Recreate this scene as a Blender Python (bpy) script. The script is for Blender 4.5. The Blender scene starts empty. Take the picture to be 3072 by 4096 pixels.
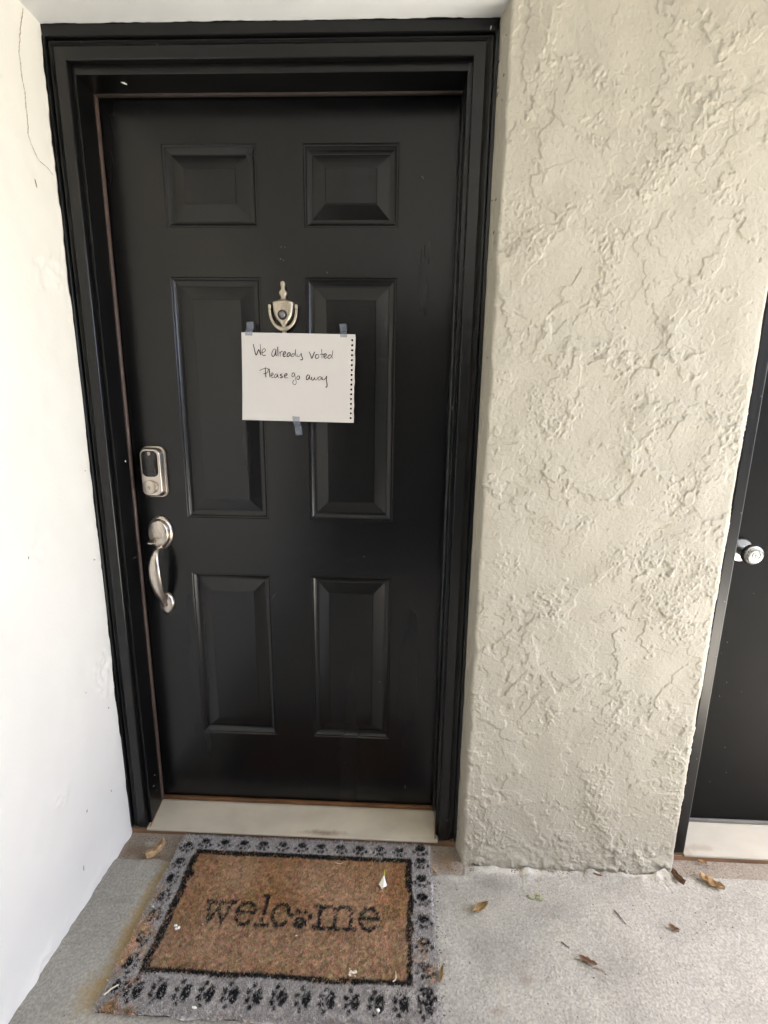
import bpy, bmesh, math, random
import numpy as np
from mathutils import Vector, Matrix

# ---------------------------------------------------------------- camera, sky, sun, exposure
S = bpy.context.scene
COL = S.collection
cam_d = bpy.data.cameras.new('camera')
cam = bpy.data.objects.new('camera', cam_d)
COL.objects.link(cam)
cam.location = (0.7587, -1.2798, 1.2440)
cam.rotation_euler = (math.radians(78.506), math.radians(-0.8102), math.radians(2.0775))
cam_d.sensor_fit = 'VERTICAL'
cam_d.sensor_height = 36.0
cam_d.sensor_width = 27.0
cam_d.lens = 16.14
cam_d.clip_start = 0.02
cam_d.clip_end = 2000
S.camera = cam

SUN_EL, SUN_AZ = 73.0, 80.0          # azimuth clockwise from +Y: the light comes in from the open right end
w = bpy.data.worlds.new('World')
S.world = w
w.use_nodes = True
nt = w.node_tree
bg = nt.nodes['Background']
sky = nt.nodes.new('ShaderNodeTexSky')
sky.sky_type = 'NISHITA'
sky.sun_disc = False
sky.sun_elevation = math.radians(SUN_EL)
sky.sun_rotation = math.radians(SUN_AZ)
sky.air_density = 0.5
sky.dust_density = 3.6
sky.ozone_density = 0.3
nt.links.new(sky.outputs[0], bg.inputs[0])
bg.inputs[1].default_value = 0.15
sun_d = bpy.data.lights.new('sun', 'SUN')
sun_d.energy = 4.0
sun_d.angle = math.radians(0.53)
sun_d.color = (1.0, 0.975, 0.94)
sun = bpy.data.objects.new('sun', sun_d)
COL.objects.link(sun)
_e, _a = math.radians(SUN_EL), math.radians(SUN_AZ)
to_sun = Vector((math.sin(_a) * math.cos(_e), math.cos(_a) * math.cos(_e), math.sin(_e)))
sun.rotation_euler = to_sun.to_track_quat('Z', 'Y').to_euler()
sun.location = to_sun * 6
S.view_settings.view_transform = 'Standard'
S.view_settings.look = 'None'
S.view_settings.exposure = 4.55
S.view_settings.gamma = 1.0
S.view_settings.use_curve_mapping = False
S.render.engine = 'CYCLES'
S.cycles.max_bounces = 10
S.cycles.diffuse_bounces = 6
S.cycles.sample_clamp_indirect = 6
S.cycles.use_guiding = True
S.cycles.guiding_training_samples = 64
S.cycles.use_denoising = True

rnd = random.Random(7)
ZF = -0.044          # porch slab
CEIL = 2.0937
WL = -0.0625         # left wall plane
YW = -0.1433         # stucco wall plane

# ---------------------------------------------------------------- materials
MATS = {}


def mat(name, col, rough=0.6, metal=0.0, var=0.0, vscale=20.0, vdark=None, bump=0.0, bscale=60.0, bdist=0.001, spec=0.5,
        stretch=(1, 1, 1), detail=4.0, rvar=0.0, attr=None):
    m = bpy.data.materials.new(name)
    m.use_nodes = True
    n = m.node_tree.nodes
    l = m.node_tree.links
    p = n['Principled BSDF']
    p.inputs['Base Color'].default_value = (*col, 1)
    p.inputs['Roughness'].default_value = rough
    p.inputs['Metallic'].default_value = metal
    p.inputs['Specular IOR Level'].default_value = spec
    tc = n.new('ShaderNodeTexCoord')
    mp = n.new('ShaderNodeMapping')
    mp.inputs['Scale'].default_value = stretch
    l.new(tc.outputs['Object'], mp.inputs[0])
    if var > 0:
        nz = n.new('ShaderNodeTexNoise')
        nz.inputs['Scale'].default_value = vscale
        nz.inputs['Detail'].default_value = detail
        l.new(mp.outputs[0], nz.inputs['Vector'])
        rp = n.new('ShaderNodeValToRGB')
        rp.color_ramp.elements[0].position = 0.35
        rp.color_ramp.elements[1].position = 0.68
        l.new(nz.outputs['Fac'], rp.inputs[0])
        mx = n.new('ShaderNodeMix')
        mx.data_type = 'RGBA'
        dk = vdark or tuple(c * (1 - var) for c in col)
        mx.inputs['A'].default_value = (*dk, 1)
        mx.inputs['B'].default_value = (*col, 1)
        l.new(rp.outputs[0], mx.inputs['Factor'])
        l.new(mx.outputs['Result'], p.inputs['Base Color'])
        if rvar:
            mr = n.new('ShaderNodeMapRange')
            mr.inputs['To Min'].default_value = rough - rvar
            mr.inputs['To Max'].default_value = rough + rvar
            l.new(nz.outputs['Fac'], mr.inputs[0])
            l.new(mr.outputs[0], p.inputs['Roughness'])
    if attr:
        at = n.new('ShaderNodeAttribute')
        at.attribute_name = attr
        l.new(at.outputs['Color'], p.inputs['Base Color'])
    if bump > 0:
        nb = n.new('ShaderNodeTexNoise')
        nb.inputs['Scale'].default_value = bscale
        nb.inputs['Detail'].default_value = 5
        l.new(mp.outputs[0], nb.inputs['Vector'])
        bp = n.new('ShaderNodeBump')
        bp.inputs['Strength'].default_value = bump
        bp.inputs['Distance'].default_value = bdist
        l.new(nb.outputs['Fac'], bp.inputs['Height'])
        l.new(bp.outputs[0], p.inputs['Normal'])
    MATS[name] = m
    return m


M_DOOR = mat('door_black_satin', (0.0036, 0.0036, 0.0040), 0.26, spec=0.42, var=0.25, vscale=9, bump=0.10, bscale=420, bdist=0.0006, stretch=(1, 1, 0.12), rvar=0.05)
M_DOOR2 = mat('door_black_matt', (0.0065, 0.0063, 0.0058), 0.65, spec=0.10, var=0.25, vscale=9, bump=0.10, bscale=300, bdist=0.0006)
M_TRIM = mat('trim_black_gloss', (0.0042, 0.0041, 0.0042), 0.29, spec=0.44, var=0.3, vscale=14, bump=0.02, bscale=260, bdist=0.0004, stretch=(1, 1, 0.3), rvar=0.03)
M_STUCCO = mat('cream_stucco', (0.425, 0.397, 0.328), 0.62, var=0.07, vscale=3.5, bump=0.40, bscale=300, bdist=0.0018, spec=0.35)
M_PLASTER = mat('cream_plaster', (0.82, 0.79, 0.71), 0.6, var=0.05, vscale=3, bump=0.30, bscale=110, bdist=0.0012, spec=0.35)
M_CEIL = mat('ceiling_white', (0.68, 0.685, 0.675), 0.7, var=0.08, vscale=5, bump=0.15, bscale=90, bdist=0.001)
M_ADDED_DARK = mat('added_dark_boards', (0.070, 0.068, 0.062), 0.7, var=0.25, vscale=6, bump=0.2, bscale=40)  # for the added wall and fence, dark to keep door reflections low
M_RUBBER = mat('brown_weatherstrip', (0.078, 0.048, 0.036), 0.5, var=0.3, vscale=30)
M_RUBBERDARK = mat('dark_weatherstrip', (0.030, 0.020, 0.015), 0.55, var=0.3, vscale=30)
M_BRONZE = mat('bronze_sweep', (0.20, 0.095, 0.040), 0.38, metal=0.4, var=0.45, vscale=10)
M_GREYSWEEP = mat('grey_sweep', (0.17, 0.165, 0.15), 0.5, var=0.2, vscale=25)
M_WOOD = mat('raw_wood', (0.30, 0.165, 0.085), 0.75, var=0.5, vscale=35, bump=0.3, bscale=90, stretch=(0.2, 1, 1))
M_DIRTWOOD = mat('dirty_sill', (0.17, 0.115, 0.075), 0.85, var=0.55, vscale=40, bump=0.6, bscale=110, bdist=0.003)
M_NICKEL = mat('satin_nickel', (0.60, 0.54, 0.475), 0.30, metal=1.0, var=0.08, vscale=60)
M_NICKELDULL = mat('worn_nickel', (0.56, 0.50, 0.41), 0.42, metal=1.0, var=0.2, vscale=120)
M_CHROME = mat('satin_chrome', (0.42, 0.42, 0.40), 0.3, metal=1.0)
M_DARKMETAL = mat('dark_gap', (0.02, 0.018, 0.015), 0.5)
M_KEYPAD = mat('keypad_glass', (0.016, 0.014, 0.013), 0.22)
M_LENS = mat('peephole_glass', (0.16, 0.15, 0.16), 0.08, spec=0.9)
M_PAPER = mat('drawing_paper', (0.575, 0.555, 0.54), 0.8, var=0.03, vscale=8, bump=0.12, bscale=500, bdist=0.0003)
M_INK = mat('black_ink', (0.012, 0.012, 0.012), 0.6)
M_CRACK = mat('hairline_crack', (0.30, 0.25, 0.19), 0.9)
M_WHITE = mat('white_fleck', (0.75, 0.74, 0.70), 0.6)
M_GREYMARK = mat('grey_scuff', (0.10, 0.10, 0.10), 0.6)
M_CAULK = mat('old_caulk', (0.52, 0.47, 0.38), 0.7, var=0.3, vscale=60, bump=0.3, bscale=120)
M_PAVE = mat('bounce_paving', (0.40, 0.40, 0.38), 0.85, var=0.15, vscale=3)  # kept pale so the added paving bounces sunlight into the porch
XR_END = 2.99
M_GROUND = mat('ground_grass', (0.10, 0.12, 0.06), 0.9, var=0.4, vscale=3, bump=0.5, bscale=30)

# threshold: beige painted aluminium with brown smudges
M_THRESH = mat('threshold_beige', (0.43, 0.385, 0.30), 0.5, var=0.16, vscale=16, bump=0.08, bscale=200, stretch=(0.5, 1, 1))
M_THRESH2 = mat('threshold_pale', (0.43, 0.40, 0.325), 0.5, var=0.14, vscale=14, bump=0.08, bscale=200, stretch=(0.4, 1, 1))


def smudge(m, boxes, col):
    """dirt patches with a shape of their own, in object space: (cx, cy, rx, ry, strength)"""
    n = m.node_tree.nodes
    l = m.node_tree.links
    p = n['Principled BSDF']
    src = p.inputs['Base Color'].links[0].from_socket if p.inputs['Base Color'].links else None
    base = tuple(p.inputs['Base Color'].default_value)
    tc = n.new('ShaderNodeTexCoord')
    nz = n.new('ShaderNodeTexNoise')
    nz.inputs['Scale'].default_value = 45
    nz.inputs['Detail'].default_value = 5
    l.new(tc.outputs['Object'], nz.inputs['Vector'])
    for cx, cy, rx, ry, st in boxes:
        mp = n.new('ShaderNodeMapping')
        mp.inputs['Location'].default_value = (-cx / rx, -cy / ry, 0)
        mp.inputs['Scale'].default_value = (1 / rx, 1 / ry, 0)
        l.new(tc.outputs['Object'], mp.inputs[0])
        ln = n.new('ShaderNodeVectorMath')
        ln.operation = 'LENGTH'
        l.new(mp.outputs[0], ln.inputs[0])
        ad = n.new('ShaderNodeMath')
        ad.operation = 'MULTIPLY_ADD'
        l.new(nz.outputs['Fac'], ad.inputs[0])
        ad.inputs[1].default_value = 1.3
        l.new(ln.outputs['Value'], ad.inputs[2])
        mr = n.new('ShaderNodeMapRange')
        mr.interpolation_type = 'SMOOTHSTEP'
        mr.inputs['From Min'].default_value = 0.75
        mr.inputs['From Max'].default_value = 1.75
        mr.inputs['To Min'].default_value = st
        mr.inputs['To Max'].default_value = 0
        l.new(ad.outputs[0], mr.inputs[0])
        mx = n.new('ShaderNodeMix')
        mx.data_type = 'RGBA'
        mx.inputs['A'].default_value = base
        if src:
            l.new(src, mx.inputs['A'])
        mx.inputs['B'].default_value = (*col, 1)
        l.new(mr.outputs[0], mx.inputs['Factor'])
        src = mx.outputs['Result']
    l.new(src, p.inputs['Base Color'])


smudge(M_THRESH2, [(-0.36, -0.03, 0.07, 0.012, 0.4), (-0.30, -0.06, 0.12, 0.01, 0.25), (-0.40, -0.048, 0.03, 0.03, 0.35)], (0.20, 0.15, 0.09))
smudge(M_THRESH, [(0.10, -0.035, 0.085, 0.010, 0.75), (0.42, -0.088, 0.02, 0.008, 0.55), (0.65, -0.03, 0.06, 0.01, 0.35), (0.83, -0.06, 0.05, 0.02, 0.4)], (0.15, 0.10, 0.055))


def concrete(name, base, dark, stains):
    m = mat(name, base, 0.85, var=0.22, vscale=8, detail=10, bump=0.9, bscale=170, bdist=0.004)
    n = m.node_tree.nodes
    l = m.node_tree.links
    p = n['Principled BSDF']
    src = p.inputs['Base Color'].links[0].from_socket
    tc = n.new('ShaderNodeTexCoord')
    # fine salt and pepper grain
    g = n.new('ShaderNodeTexNoise')
    g.inputs['Scale'].default_value = 190
    g.inputs['Detail'].default_value = 3
    l.new(tc.outputs['Object'], g.inputs['Vector'])
    r = n.new('ShaderNodeMapRange')
    r.inputs['From Min'].default_value = 0.35
    r.inputs['From Max'].default_value = 0.68
    r.inputs['To Min'].default_value = 0.76
    r.inputs['To Max'].default_value = 1.12
    l.new(g.outputs['Fac'], r.inputs[0])
    ml = n.new('ShaderNodeMix')
    ml.data_type = 'RGBA'
    ml.blend_type = 'MULTIPLY'
    ml.inputs['Factor'].default_value = 1
    l.new(src, ml.inputs['A'])
    l.new(r.outputs[0], ml.inputs['B'])
    src = ml.outputs['Result']
    # pits and specks of two sizes
    for sc, lo, hi, st, wn in ((150, 0.08, 0.30, 0.7, 0.22), (85, 0.05, 0.20, 0.75, 0.12), (40, 0.03, 0.11, 0.8, 0.16)):
        v = n.new('ShaderNodeTexVoronoi')
        v.inputs['Scale'].default_value = sc
        l.new(tc.outputs['Object'], v.inputs['Vector'])
        mr = n.new('ShaderNodeMapRange')
        mr.interpolation_type = 'SMOOTHSTEP'
        mr.inputs['From Min'].default_value = lo
        mr.inputs['From Max'].default_value = hi
        mr.inputs['To Min'].default_value = st
        mr.inputs['To Max'].default_value = 0
        l.new(v.outputs['Distance'], mr.inputs[0])
        sel = n.new('ShaderNodeSeparateColor')
        l.new(v.outputs['Color'], sel.inputs[0])
        gt = n.new('ShaderNodeMath')
        gt.operation = 'LESS_THAN'
        gt.inputs[1].default_value = wn
        l.new(sel.outputs[0], gt.inputs[0])
        mu = n.new('ShaderNodeMath')
        mu.operation = 'MULTIPLY'
        l.new(mr.outputs[0], mu.inputs[0])
        l.new(gt.outputs[0], mu.inputs[1])
        mx = n.new('ShaderNodeMix')
        mx.data_type = 'RGBA'
        l.new(src, mx.inputs['A'])
        mx.inputs['B'].default_value = (*dark, 1)
        l.new(mu.outputs[0], mx.inputs['Factor'])
        src = mx.outputs['Result']
    l.new(src, p.inputs['Base Color'])
    for boxes, col in stains:
        smudge(m, boxes, col)
    return m


M_FLOOR = concrete('porch_concrete', (0.385, 0.366, 0.315), (0.085, 0.08, 0.07), [
    ([(0.100, -0.36, 0.030, 0.19, 0.75), (0.085, -0.50, 0.045, 0.05, 0.6), (0.105, -0.24, 0.028, 0.08, 0.6)], (0.30, 0.20, 0.065)),
    ([(1.05, -0.20, 0.07, 0.035, 0.5), (1.18, -0.27, 0.09, 0.04, 0.3), (1.0, -0.36, 0.10, 0.05, 0.25), (0.90, -0.17, 0.06, 0.02, 0.6)], (0.17, 0.155, 0.14)),
    ([(1.12, -0.165, 0.16, 0.016, 0.55), (1.50, -0.155, 0.10, 0.018, 0.75), (0.94, -0.19, 0.05, 0.015, 0.35)], (0.60, 0.565, 0.49)),
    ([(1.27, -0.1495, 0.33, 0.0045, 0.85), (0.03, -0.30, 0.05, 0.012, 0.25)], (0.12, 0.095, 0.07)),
    ([(1.08, -0.43, 0.025, 0.018, 0.5), (1.0, -0.49, 0.03, 0.012, 0.45)], (0.20, 0.155, 0.12))])
M_LEDGE = concrete('ledge_concrete', (0.30, 0.255, 0.20), (0.08, 0.06, 0.05), [
    ([(-0.02, -0.15, 0.06, 0.03, 0.7), (0.06, -0.17, 0.06, 0.018, 0.75), (0.92, -0.14, 0.05, 0.04, 0.9)], (0.16, 0.10, 0.055)),
    ([(0.02, -0.125, 0.03, 0.012, 0.7)], (0.40, 0.38, 0.34))])


# ---------------------------------------------------------------- mesh helpers
def tag(o, label=None, cat=None, group=None, kind=None):
    if label:
        o['label'] = label
    if cat:
        o['category'] = cat
    if group:
        o['group'] = group
    if kind:
        o['kind'] = kind
    return o


def empty(name, loc, label, cat, group=None):
    o = bpy.data.objects.new(name, None)
    COL.objects.link(o)
    o.location = loc
    o.empty_display_size = 0.05
    return tag(o, label, cat, group)


def link(name, me, m, parent=None, smooth=False):
    """Link a mesh whose coordinates are in world space; under a parent they are kept where they are."""
    o = bpy.data.objects.new(name, me)
    COL.objects.link(o)
    if m:
        me.materials.append(m)
    if parent:
        o.parent = parent
        loc = Vector((0, 0, 0))
        q = parent
        while q:
            loc += q.location
            q = q.parent
        me.transform(Matrix.Translation(-loc))
    if smooth:
        me.polygons.foreach_set('use_smooth', [True] * len(me.polygons))
    return o


def pyd(name, v, f, m, parent=None, smooth=False):
    me = bpy.data.meshes.new(name)
    me.from_pydata([tuple(map(float, p)) for p in v], [], f)
    me.update()
    return link(name, me, m, parent, smooth)


def from_bm(name, bm, m, parent=None, smooth=False):
    me = bpy.data.meshes.new(name)
    bmesh.ops.recalc_face_normals(bm, faces=bm.faces)
    bm.to_mesh(me)
    bm.free()
    return link(name, me, m, parent, smooth)


def bm_box(bm, lo, hi, bev=0.0, seg=2):
    r = bmesh.ops.create_cube(bm, size=1)
    c = [(a + b) / 2 for a, b in zip(lo, hi)]
    s = [b - a for a, b in zip(lo, hi)]
    for v in r['verts']:
        v.co = Vector([c[i] + v.co[i] * s[i] for i in range(3)])
    if bev > 0:
        es = list({e for v in r['verts'] for e in v.link_edges})
        bmesh.ops.bevel(bm, geom=es, offset=bev, segments=seg, affect='EDGES', profile=0.5)


def box(name, lo, hi, m, parent=None, bev=0.0, seg=2):
    bm = bmesh.new()
    bm_box(bm, lo, hi, bev, seg)
    return from_bm(name, bm, m, parent)


def loft(name, rings, m, parent=None, cap0=True, cap1=True, smooth=True):
    n = len(rings[0])
    v = [p for r in rings for p in r]
    f = []
    for i in range(len(rings) - 1):
        for j in range(n):
            k = (j + 1) % n
            f.append((i * n + j, i * n + k, (i + 1) * n + k, (i + 1) * n + j))
    if cap0:
        f.append(tuple(range(n - 1, -1, -1)))
    if cap1:
        f.append(tuple((len(rings) - 1) * n + j for j in range(n)))
    me = bpy.data.meshes.new(name)
    me.from_pydata([tuple(map(float, p)) for p in v], [], f)
    bm = bmesh.new()
    bm.from_mesh(me)
    bmesh.ops.recalc_face_normals(bm, faces=bm.faces)
    bm.to_mesh(me)
    bm.free()
    o = link(name, me, m, parent, smooth)
    if smooth:
        # keep hard edges hard
        me.set_sharp_from_angle(angle=math.radians(38))
    return o


def ellip(cx, y, cz, rx, rz, n=40, dx=0.0):
    return [(cx + rx * math.cos(2 * math.pi * k / n), y, cz + rz * math.sin(2 * math.pi * k / n)) for k in range(n)]


def rrect(x0, x1, z0, z1, r, y, n=7):
    pts = []
    for cx, cz, a0 in ((x1 - r, z1 - r, 0), (x0 + r, z1 - r, 90), (x0 + r, z0 + r, 180), (x1 - r, z0 + r, 270)):
        for k in range(n):
            a = math.radians(a0 + 90 * k / (n - 1))
            pts.append((cx + r * math.cos(a), y, cz + r * math.sin(a)))
    return pts


def spline(pts, n=8):
    """Catmull-Rom through points"""
    P = [np.array(p, float) for p in pts]
    if len(P) < 3:
        return [P[0] + (P[-1] - P[0]) * t for t in np.linspace(0, 1, n)]
    P = [2 * P[0] - P[1]] + P + [2 * P[-1] - P[-2]]
    out = []
    for i in range(1, len(P) - 2):
        a, b, c, d = P[i - 1:i + 3]
        for t in np.linspace(0, 1, n, endpoint=False):
            out.append(0.5 * ((2 * b) + (c - a) * t + (2 * a - 5 * b + 4 * c - d) * t * t + (3 * b - a - 3 * c + d) * t ** 3))
    out.append(P[-2])
    return out


def tube(name, path, rads, m, parent=None, side=(1, 0, 0), n=14, smooth=True):
    """sweep an ellipse (r_side, r_other) along a path"""
    path = [Vector(p) for p in path]
    rings = []
    for i, p in enumerate(path):
        t = (path[min(i + 1, len(path) - 1)] - path[max(i - 1, 0)]).normalized()
        s = Vector(side)
        s = (s - t * s.dot(t)).normalized()
        u = t.cross(s)
        a, b = rads[i] if isinstance(rads[i], (tuple, list, np.ndarray)) else (rads[i], rads[i])
        rings.append([p + s * (a * math.cos(2 * math.pi * k / n)) + u * (b * math.sin(2 * math.pi * k / n)) for k in range(n)])
    return loft(name, rings, m, parent, smooth=smooth)


def grf(shape, dx, wl, seed):
    """random field of unit variance with features of about wl metres"""
    r = np.random.default_rng(seed)
    a = r.standard_normal(shape)
    fx = np.fft.fftfreq(shape[0], dx)[:, None]
    fy = np.fft.fftfreq(shape[1], dx)[None, :]
    k2 = fx * fx + fy * fy
    k0 = 1.0 / wl
    g = np.real(np.fft.ifft2(np.fft.fft2(a) * np.exp(-k2 / (2 * (k0 * 0.5) ** 2))))
    g -= g.mean()
    return g / g.std()


def sst(a, b, x):
    t = np.clip((x - a) / (b - a), 0, 1)
    return t * t * (3 - 2 * t)


def grid_mesh(name, P, m, parent=None, smooth=True):
    """P: (ni, nj, 3) array of points"""
    ni, nj = P.shape[:2]
    me = bpy.data.meshes.new(name)
    v = P.reshape(-1, 3).astype(np.float32)
    i, j = np.meshgrid(np.arange(ni - 1), np.arange(nj - 1), indexing='ij')
    a = (i * nj + j).ravel()
    q = np.stack([a, a + nj, a + nj + 1, a + 1], -1).astype(np.int32)
    me.vertices.add(len(v))
    me.vertices.foreach_set('co', v.ravel())
    me.loops.add(q.size)
    me.loops.foreach_set('vertex_index', q.ravel())
    me.polygons.add(len(q))
    me.polygons.foreach_set('loop_start', np.arange(len(q), dtype=np.int32) * 4)
    me.update(calc_edges=True)
    me.validate()
    return link(name, me, m, parent, smooth)


def ribbon(pts, hw, nrm):
    """flat strip along a polyline: returns verts, faces"""
    pts = [Vector(p) for p in pts]
    N = Vector(nrm)
    v, f = [], []
    for i, p in enumerate(pts):
        t = (pts[min(i + 1, len(pts) - 1)] - pts[max(i - 1, 0)]).normalized()
        s = t.cross(N).normalized()
        h = hw[i] if isinstance(hw, (list, np.ndarray)) else hw
        v += [p + s * h, p - s * h]
        if i:
            a = 2 * i
            f.append((a - 2, a, a + 1, a - 1))
    return v, f


# ---------------------------------------------------------------- setting: ground, slab, ceiling, walls
def sheet(name, x0, x1, y0, y1, z, m):
    return tag(pyd(name, [(x0, y0, z), (x1, y0, z), (x1, y1, z), (x0, y1, z)], [(0, 1, 2, 3)], m), kind='structure')


ground = sheet('ground', -400, 400, -400, 400, -0.20, M_GROUND)
pave = sheet('bounce_pavement', XR_END, 14, -2.5, 6, -0.19, M_PAVE)  # unseen paving, added to bounce sunlight up under the ceiling

# porch slab: top surface with a shallow uneven grid, thick sides
XR = 2.75            # open end of the porch
XB = 5.4             # end of the added dark wall, lengthened for the second door's reflection
YB = -2.55           # far side of the passage
dx = 0.006
nx, ny = int((1.95 + 0.08) / dx) + 1, int((0.72 - 0.155) / dx) + 1
hx = -0.08 + dx * np.arange(nx)
hy = -0.72 + dx * np.arange(ny)
X, Y = np.meshgrid(hx, hy, indexing='ij')
H = 0.0006 * grf(X.shape, dx, 0.10, 3) + 0.0003 * grf(X.shape, dx, 0.02, 4)
H *= sst(-0.72, -0.66, Y)
H -= 0.006 * sst(-0.182, -0.172, Y + 0.0035 * grf(X.shape, dx, 0.05, 5) * 0.6) * (X < 0.965)
# low ridge of spilled stucco along the foot of the stucco wall
H += 0.011 * sst(0.03, 0.0, np.abs(Y + 0.150 - 0.01 * grf(X.shape, dx, 0.08, 6))) * np.clip(0.5 + 0.5 * grf(X.shape, dx, 0.03, 8), 0, 1.4) * (X > 0.97) * (X < 1.60)
H += 0.016 * sst(0.05, 0.0, np.hypot((X - 1.55) / 1.3, Y + 0.155)) * np.clip(0.7 + 0.4 * grf(X.shape, dx, 0.02, 9), 0, 2)
H = np.where(X >= 1.95 - 0.03, 0, H)
grid_mesh('concrete_floor', np.stack([X, Y, ZF + H], -1), M_FLOOR)['kind'] = 'structure'
box('porch_slab', (-0.30, YB - 0.15, -0.20), (XR + 0.25, -0.72, ZF), M_FLOOR)['kind'] = 'structure'
box('porch_slab', (hx[-1], -0.72, -0.20), (XR + 0.25, 0.30, ZF), M_FLOOR)['kind'] = 'structure'
box('concrete_ledge', (-0.08, -0.178, -0.20), (0.985, 0.25, ZF - 0.003), M_LEDGE, bev=0.002)['kind'] = 'structure'
box('concrete_ledge', (0.985, -0.155, -0.20), (hx[-1], 0.25, ZF - 0.006), M_LEDGE)['kind'] = 'structure'

ceil = box('porch_ceiling', (-0.30, YB - 0.018, CEIL), (XR + 0.12, 0.30, CEIL + 0.22), M_CEIL)
tag(ceil, 'pale grey painted porch ceiling above the black door frame', 'ceiling', kind='structure')

# left wall: smooth plaster with a ragged painted foot
dy = 0.006
ny, nz = int((2.72 + 0.10) / dy) + 1, int((CEIL + 0.07) / dy) + 1
yy = -2.72 + dy * np.arange(ny)
zz = np.linspace(-0.07, CEIL, nz)
Yg, Zg = np.meshgrid(yy, zz, indexing='ij')
D = 0.0012 * grf(Yg.shape, dy, 0.30, 11) + 0.0005 * grf(Yg.shape, dy, 0.05, 12)
D += 0.0015 * np.clip(grf(Yg.shape, dy, 0.12, 13) - 1.3, 0, 1) * grf(Yg.shape, dy, 0.012, 14)
D += sst(0.022, -0.044, Zg + 0.006 * grf(Yg.shape, dy, 0.03, 15)) * (0.0025 + 0.0011 * grf(Yg.shape, dy, 0.018, 16))
D *= sst(-0.085, -0.105, Yg)
lw = empty('plaster_wall', (WL, -1.0, ZF), 'bright smooth cream plaster wall at the left with a hairline crack', 'wall')
lw['kind'] = 'thing'
grid_mesh('wall_face', np.stack([WL + D, Yg, Zg], -1), M_PLASTER, lw)
box('wall_core', (WL - 0.2, -2.72, -0.2), (WL - 0.012, 0.10, CEIL), M_PLASTER, lw)
SCUFFS = []
crack = [(-0.1412, 2.086), (-0.1511, 2.0529), (-0.1599, 2.0194), (-0.1662, 1.9903), (-0.1644, 1.9665), (-0.1649, 1.9409), (-0.1624, 1.9197),
         (-0.1634, 1.8904), (-0.1639, 1.8641), (-0.1659, 1.8337), (-0.1535, 1.8133), (-0.1424, 1.8006), (-0.12, 1.7974), (-0.1022, 1.79)]
cp = spline([(WL, a, b) for a, b in crack], 8)
cp = [(WL + 0.0042 + 0.0012 * math.sin(i), p[1] + rnd.uniform(-.0012, .0012), p[2]) for i, p in enumerate(cp)]
# lay the crack on the uneven face
for i, p in enumerate(cp):
    iy = min(max(int(round((p[1] + 2.72) / dy)), 0), ny - 1)
    iz = min(max(int(round((p[2] + 0.07) / (zz[1] - zz[0]))), 0), nz - 1)
    cp[i] = (WL + D[iy, iz] + 0.0007, p[1], p[2])
for c, L_, W_, a_ in [((WL, -0.165, 1.745), .018, .0016, 1.0), ((WL, -0.33, 0.93), .008, .002, .4), ((WL, -0.21, 0.52), .006, .0016, 1.3), ((WL, -0.26, 0.20), .010, .0016, .2), ((WL, -0.16, 0.17), .006, .003, .9), ((WL, -0.30, 0.06), .014, .0016, .6), ((WL, -0.13, 0.42), .005, .004, .1), ((WL, -0.12, 0.86), .004, .007, .5), ((WL, -0.115, 1.10), .003, .005, .5)]:
    SCUFFS.append((c, L_, W_, a_))
v, f = ribbon(cp, [0.0004 + 0.0006 * rnd.random() for _ in cp], (1, 0, 0))
pyd('crack', v, f, M_CRACK, lw)


# stucco wall: skip-trowelled relief as real geometry, rounded corners, short returns
def stucco_field(ns, nz, d, seed):
    r = np.random.default_rng(seed)
    n1, n2 = grf((ns, nz), d, 0.022, seed + 1), grf((ns, nz), d, 0.0085, seed + 2)
    h = 0.0009 * grf((ns, nz), d, 0.09, seed + 3) + 0.00017 * grf((ns, nz), d, 0.0055, seed + 4)
    S_, Z_ = np.meshgrid(np.arange(ns) * d, np.arange(nz) * d, indexing='ij')
    A = ns * nz * d * d
    for k in range(int(A * 240)):
        cs, cz = r.uniform(0, ns * d), r.uniform(0, nz * d)
        th = r.normal(1.1, 0.9)
        a, b = r.uniform(0.035, 0.15), r.uniform(0.014, 0.058)
        R = a * 1.5
        i0, i1 = max(int((cs - R) / d), 0), min(int((cs + R) / d), ns)
        j0, j1 = max(int((cz - R) / d), 0), min(int((cz + R) / d), nz)
        if i1 - i0 < 3 or j1 - j0 < 3:
            continue
        s, z = S_[i0:i1, j0:j1] - cs, Z_[i0:i1, j0:j1] - cz
        u, v = s * np.cos(th) + z * np.sin(th), -s * np.sin(th) + z * np.cos(th)
        q = 1 - (u / a) ** 2 - (v / b) ** 2 + 0.40 * n1[i0:i1, j0:j1] + 0.13 * n2[i0:i1, j0:j1]
        side = r.choice([-1, 1])
        fade = sst(-0.9, 0.7, side * v / b) * sst(1.4, 1.0, (u / a) ** 2)
        t = r.uniform(0.0003, 0.0014)
        h[i0:i1, j0:j1] += t * fade * (sst(0, 0.09, q) + 0.70 * np.exp(-((q - 0.07) / 0.06) ** 2))
    cl = sst(0.55, 1.3, grf((ns, nz), d, 0.10, seed + 5))
    h += cl * 0.0009 * np.clip(n2 * 0.8 + 0.8 * grf((ns, nz), d, 0.0048, seed + 6) - 0.1, 0, 2.2)
    h -= 0.0013 * sst(2.3, 3.0, grf((ns, nz), d, 0.0065, seed + 7))
    return h


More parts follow.
